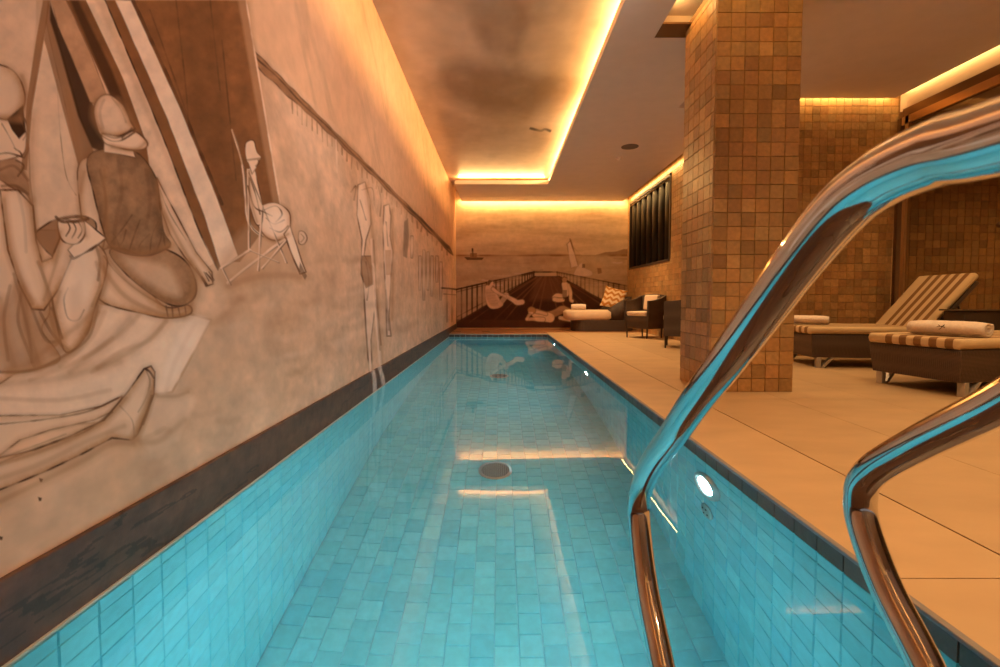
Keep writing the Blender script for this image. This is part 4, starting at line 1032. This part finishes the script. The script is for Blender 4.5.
# ------------------------------------------------------------------ tub armchairs
def make_chair(label):
    """seat faces -y; origin on the floor at the middle"""
    e = empty('armchair', (0, 0, 0), label=label, cat='armchair', group='woven tub armchairs by the window wall')
    W, D_ = .58, .54; hw, hd = W/2, D_/2
    b = MB(); b.hexa([(-hw+.03, -hd+.02, .19), (hw-.03, -hd+.02, .19), (hw-.03, hd-.03, .19), (-hw+.03, hd-.03, .19)], [(-hw+.01, -hd, .44), (hw-.01, -hd, .44), (hw-.01, hd-.02, .44), (-hw+.01, hd-.02, .44)], bev=.008); b.build('seat', M['rattan'], e)
    b = MB(); b.box(-hw+.05, hw-.05, -hd-.01, hd-.06, .44, .53, bev=.03); b.build('seat_cushion', M['cream'], e)
    for s in (-1, 1):
        b = MB()
        x0, x1 = s*(hw-.045), s*(hw-.005); xt0, xt1 = s*(hw-.02), s*(hw+.03)
        N_ = 10; vs = []; fs = []
        for i in range(N_+1):
            t_ = i/N_; y = -hd + t_*(D_-.02); zt = .745 + .11*t_**2.2
            vs += [(x0, y, .19), (x1, y, .19), (xt1, y, zt), (xt0, y, zt)]
        for i in range(N_):
            o_ = 4*i
            for k in range(4): fs.append((o_+k, o_+(k+1) % 4, o_+4+(k+1) % 4, o_+4+k))
        fs.append((3, 2, 1, 0)); fs.append((4*N_, 4*N_+1, 4*N_+2, 4*N_+3)); b.add(vs, fs)
        b.build('arm', M['rattan'], e)
    b = MB(); vs = []; fs = []; N_ = 14
    for i in range(N_+1):
        t_ = -1 + 2*i/N_; y = hd - .03 - .05*t_*t_*t_*t_; zt = .88 - .03*t_*t_
        x = t_*(hw-.01); xt = t_*(hw+.015)
        vs += [(x, y-.03, .19), (x, y, .19), (xt, y+.075, zt), (xt, y+.04, zt)]
    for i in range(N_):
        o_ = 4*i
        for k in range(4): fs.append((o_+k, o_+4+k, o_+4+(k+1) % 4, o_+(k+1) % 4))
    fs.append((0, 1, 2, 3)); fs.append((4*N_+3, 4*N_+2, 4*N_+1, 4*N_)); b.add(vs, fs); b.build('backrest', M['rattan'], e)
    b = MB(); b.box(-.17, .17, -.06, .03, .0, .30, bev=.035, mtx=Matrix.Translation((0, hd-.08, .56)) @ Matrix.Rotation(R(-10), 4, 'X')); b.build('back_cushion', M['cream'], e)
    for (x, y) in ((-hw+.035, -hd+.03), (hw-.035, -hd+.03), (-hw+.045, hd-.05), (hw-.045, hd-.05)):
        b = MB(); sx = 1 if x > 0 else -1
        b.tube([(x-sx*.01, y, 0), (x, y, .2), (x+sx*.012, y-.004, .42)], [.013, .019, .019], 12); b.build('leg', M['leg_wood'], e)
    return e
# facing direction -y rotated to (-.86,-.5)
c1 = make_chair('woven tub armchair next to the daybed, its pale seat cushion in view')
c3 = copy_tree(c1); c3['label'] = 'woven tub armchair closest to the tiled pillar, partly hidden by it'
c1.location = (2.93, 9.50, 0); c1.rotation_euler = (0, 0, R(-56))
c3.location = (2.95, 7.60, 0); c3.rotation_euler = (0, 0, R(-112))

# ------------------------------------------------------------------ daybed at the far wall
db = empty('daybed', (1.72, 11.30, 0), label='dark woven daybed with pale mattress against the far painted wall', cat='daybed')
b = MB()
def rounded(L, W, r, n=8):
    q = []
    for cx, cy_, a0 in ((L-r, r, -90), (L-r, W-r, 0), (r, W-r, 90), (r, r, 180)):
        for s_ in range(n+1): a = R(a0 + s_*90/n); q.append((cx+r*math.cos(a), cy_+r*math.sin(a)))
    return q
def prism(b, q, z0, z1, bev=0.0, off=(0, 0)):
    n_ = len(q); vs = []
    rings = [(z0, -bev), (z0+bev, 0), (z1-bev, 0), (z1, -bev)] if bev else [(z0, 0), (z1, 0)]
    cx = sum(p[0] for p in q)/n_; cy_ = sum(p[1] for p in q)/n_
    for z, o_ in rings:
        for (x, y) in q:
            d = math.hypot(x-cx, y-cy_); f = (d+o_)/d; vs.append((cx+(x-cx)*f+off[0], cy_+(y-cy_)*f+off[1], z))
    fs = [tuple(range(n_))[::-1], tuple((len(rings)-1)*n_+i for i in range(n_))]
    for j in range(len(rings)-1):
        for i in range(n_): a, c_ = j*n_+i, j*n_+(i+1) % n_; fs.append((a, c_, c_+n_, a+n_))
    b.add(vs, fs, None, bool(bev))
prism(b, rounded(1.48, .84, .30), .0, .27, off=(.06, .0)); b.build('base', M['rattan'], db)
b = MB(); prism(b, rounded(1.20, .86, .26), .27, .51, bev=.05, off=(-.12, -.02)); b.build('mattress', M['cream'], db)
b = MB()   # curved wicker shell at the head end
vs = []; fs = []; N_ = 22
for i in range(N_+1):
    t_ = i/N_; a = R(-115 + 230*t_); cx, cy_ = 1.08, .43
    ro, ri = .47, .41
    zt = .84 - .30*abs(2*t_-1)**2.2
    for (r_, z) in ((ro-.02, .26), (ro, zt), (ri, zt), (ri-.02, .26)):
        vs.append((cx + r_*math.cos(a), cy_ + r_*.93*math.sin(a), z))
for i in range(N_):
    o_ = 4*i
    for k in range(4): fs.append((o_+k, o_+4+k, o_+4+(k+1) % 4, o_+(k+1) % 4))
fs.append((0, 1, 2, 3)); fs.append((4*N_+3, 4*N_+2, 4*N_+1, 4*N_)); b.add(vs, fs, None, True); b.build('headrest_shell', M['rattan'], db)
# zigzag cushion
CH = mat('zigzag_fabric', None, rough=0.9, noise=0.03, attr=True)
N_ = 48; P = np.zeros((N_+1, N_+1, 3)); cols = np.zeros((N_+1, N_+1, 3))
def pillow(side):
    for i in range(N_+1):
        for j in range(N_+1):
            u, v = i/N_*2-1, j/N_*2-1
            pin = 1 - .10*(1-u*u) if False else 1
            k = (1-abs(u)**2.6)*(1-abs(v)**2.6)
            x = u*.25*(1-.08*(1-v*v)); z = v*.25*(1-.08*(1-u*u))
            P[i, j] = (x, side*.085*k**.5, z)
            zz = v*1.9 + .5*abs(((u*1.6) % 1)-.5)*2
            cols[i, j] = (0.82, 0.62, 0.40) if (zz % 1) < .5 else (0.50, 0.20, 0.03)
    return P.copy(), cols.reshape(-1, 3).copy()
cu = empty('throw_pillow', (2.83, 11.70, .80), label='square cream and orange zigzag cushion leaning in the head of the daybed', cat='cushion')
for s, nm in ((-1, 'front_cover'), (1, 'back_cover')):
    Pp, cc = pillow(s); g = grid_obj(nm, Pp, cc, CH, cu, flip=(s > 0))
    for pl in g.data.polygons: pl.use_smooth = True
cu.scale = (1.12, 1.12, 1.12); cu.rotation_euler = (R(-24), R(14), R(-18))
dt = rolled_towel('rolled towel lying on the pale mattress of the daybed', .36, .17, .22); dt.location = (1.94, 11.62, .511); dt.rotation_euler = (0, 0, R(-8))

# ------------------------------------------------------------------ ceiling fittings
sp = empty('ceiling_speaker', (2.15, 7.9, ZC), label='flat round grey speaker grille set in the ceiling', cat='ceiling speaker')
b = MB(); b.disc((0, 0, 0), .14, (0, 0, -1), .01, prof=[(.14, -.002), (.14, .006), (.125, .010), (.12, .006)]); b.build('rim', M['speaker'], sp)
b = MB(); b.disc((0, 0, 0), .12, (0, 0, -1), .01, prof=[(.121, .006), (0, .007)]); b.build('grille', M['speaker'], sp)
sd = empty('smoke_detector', (2.12, 8.5, ZC), label='small white smoke detector on the ceiling behind the round speaker', cat='smoke detector')
b = MB(); b.disc((0, 0, 0), .05, (0, 0, -1), .04, prof=[(.055, -.002), (.055, .012), (.04, .022)]); b.build('base', M['white_plastic'], sd)
b = MB(); b.disc((0, 0, 0), .03, (0, 0, -1), .04, prof=[(.036, .018), (.034, .045), (.02, .052), (0, .053)]); b.build('sensor', M['white_plastic'], sd)
# small floor outlets in the timber strip
for k, x in enumerate((-1.03, -.34)):
    e = empty('floor_grille', (x, 11.2, 0), label=('small dark floor grille at the left end of the far timber floor', 'small dark floor grille behind the pool, right of the one by the left wall')[k], cat='floor grille', group='floor grilles on the timber strip')
    b = MB(); b.box(-.10, .10, -.05, .05, 0, .004); b.build('frame', M['bronze'], e)
    b = MB()
    for q in range(6): b.box(-.085+q*.03, -.067+q*.03, -.04, .04, .003, .006)
    b.build('slot', M['black'], e)
for o in list(C.objects):
    if o.get('group') in ('round pool lamps',): del o['group']
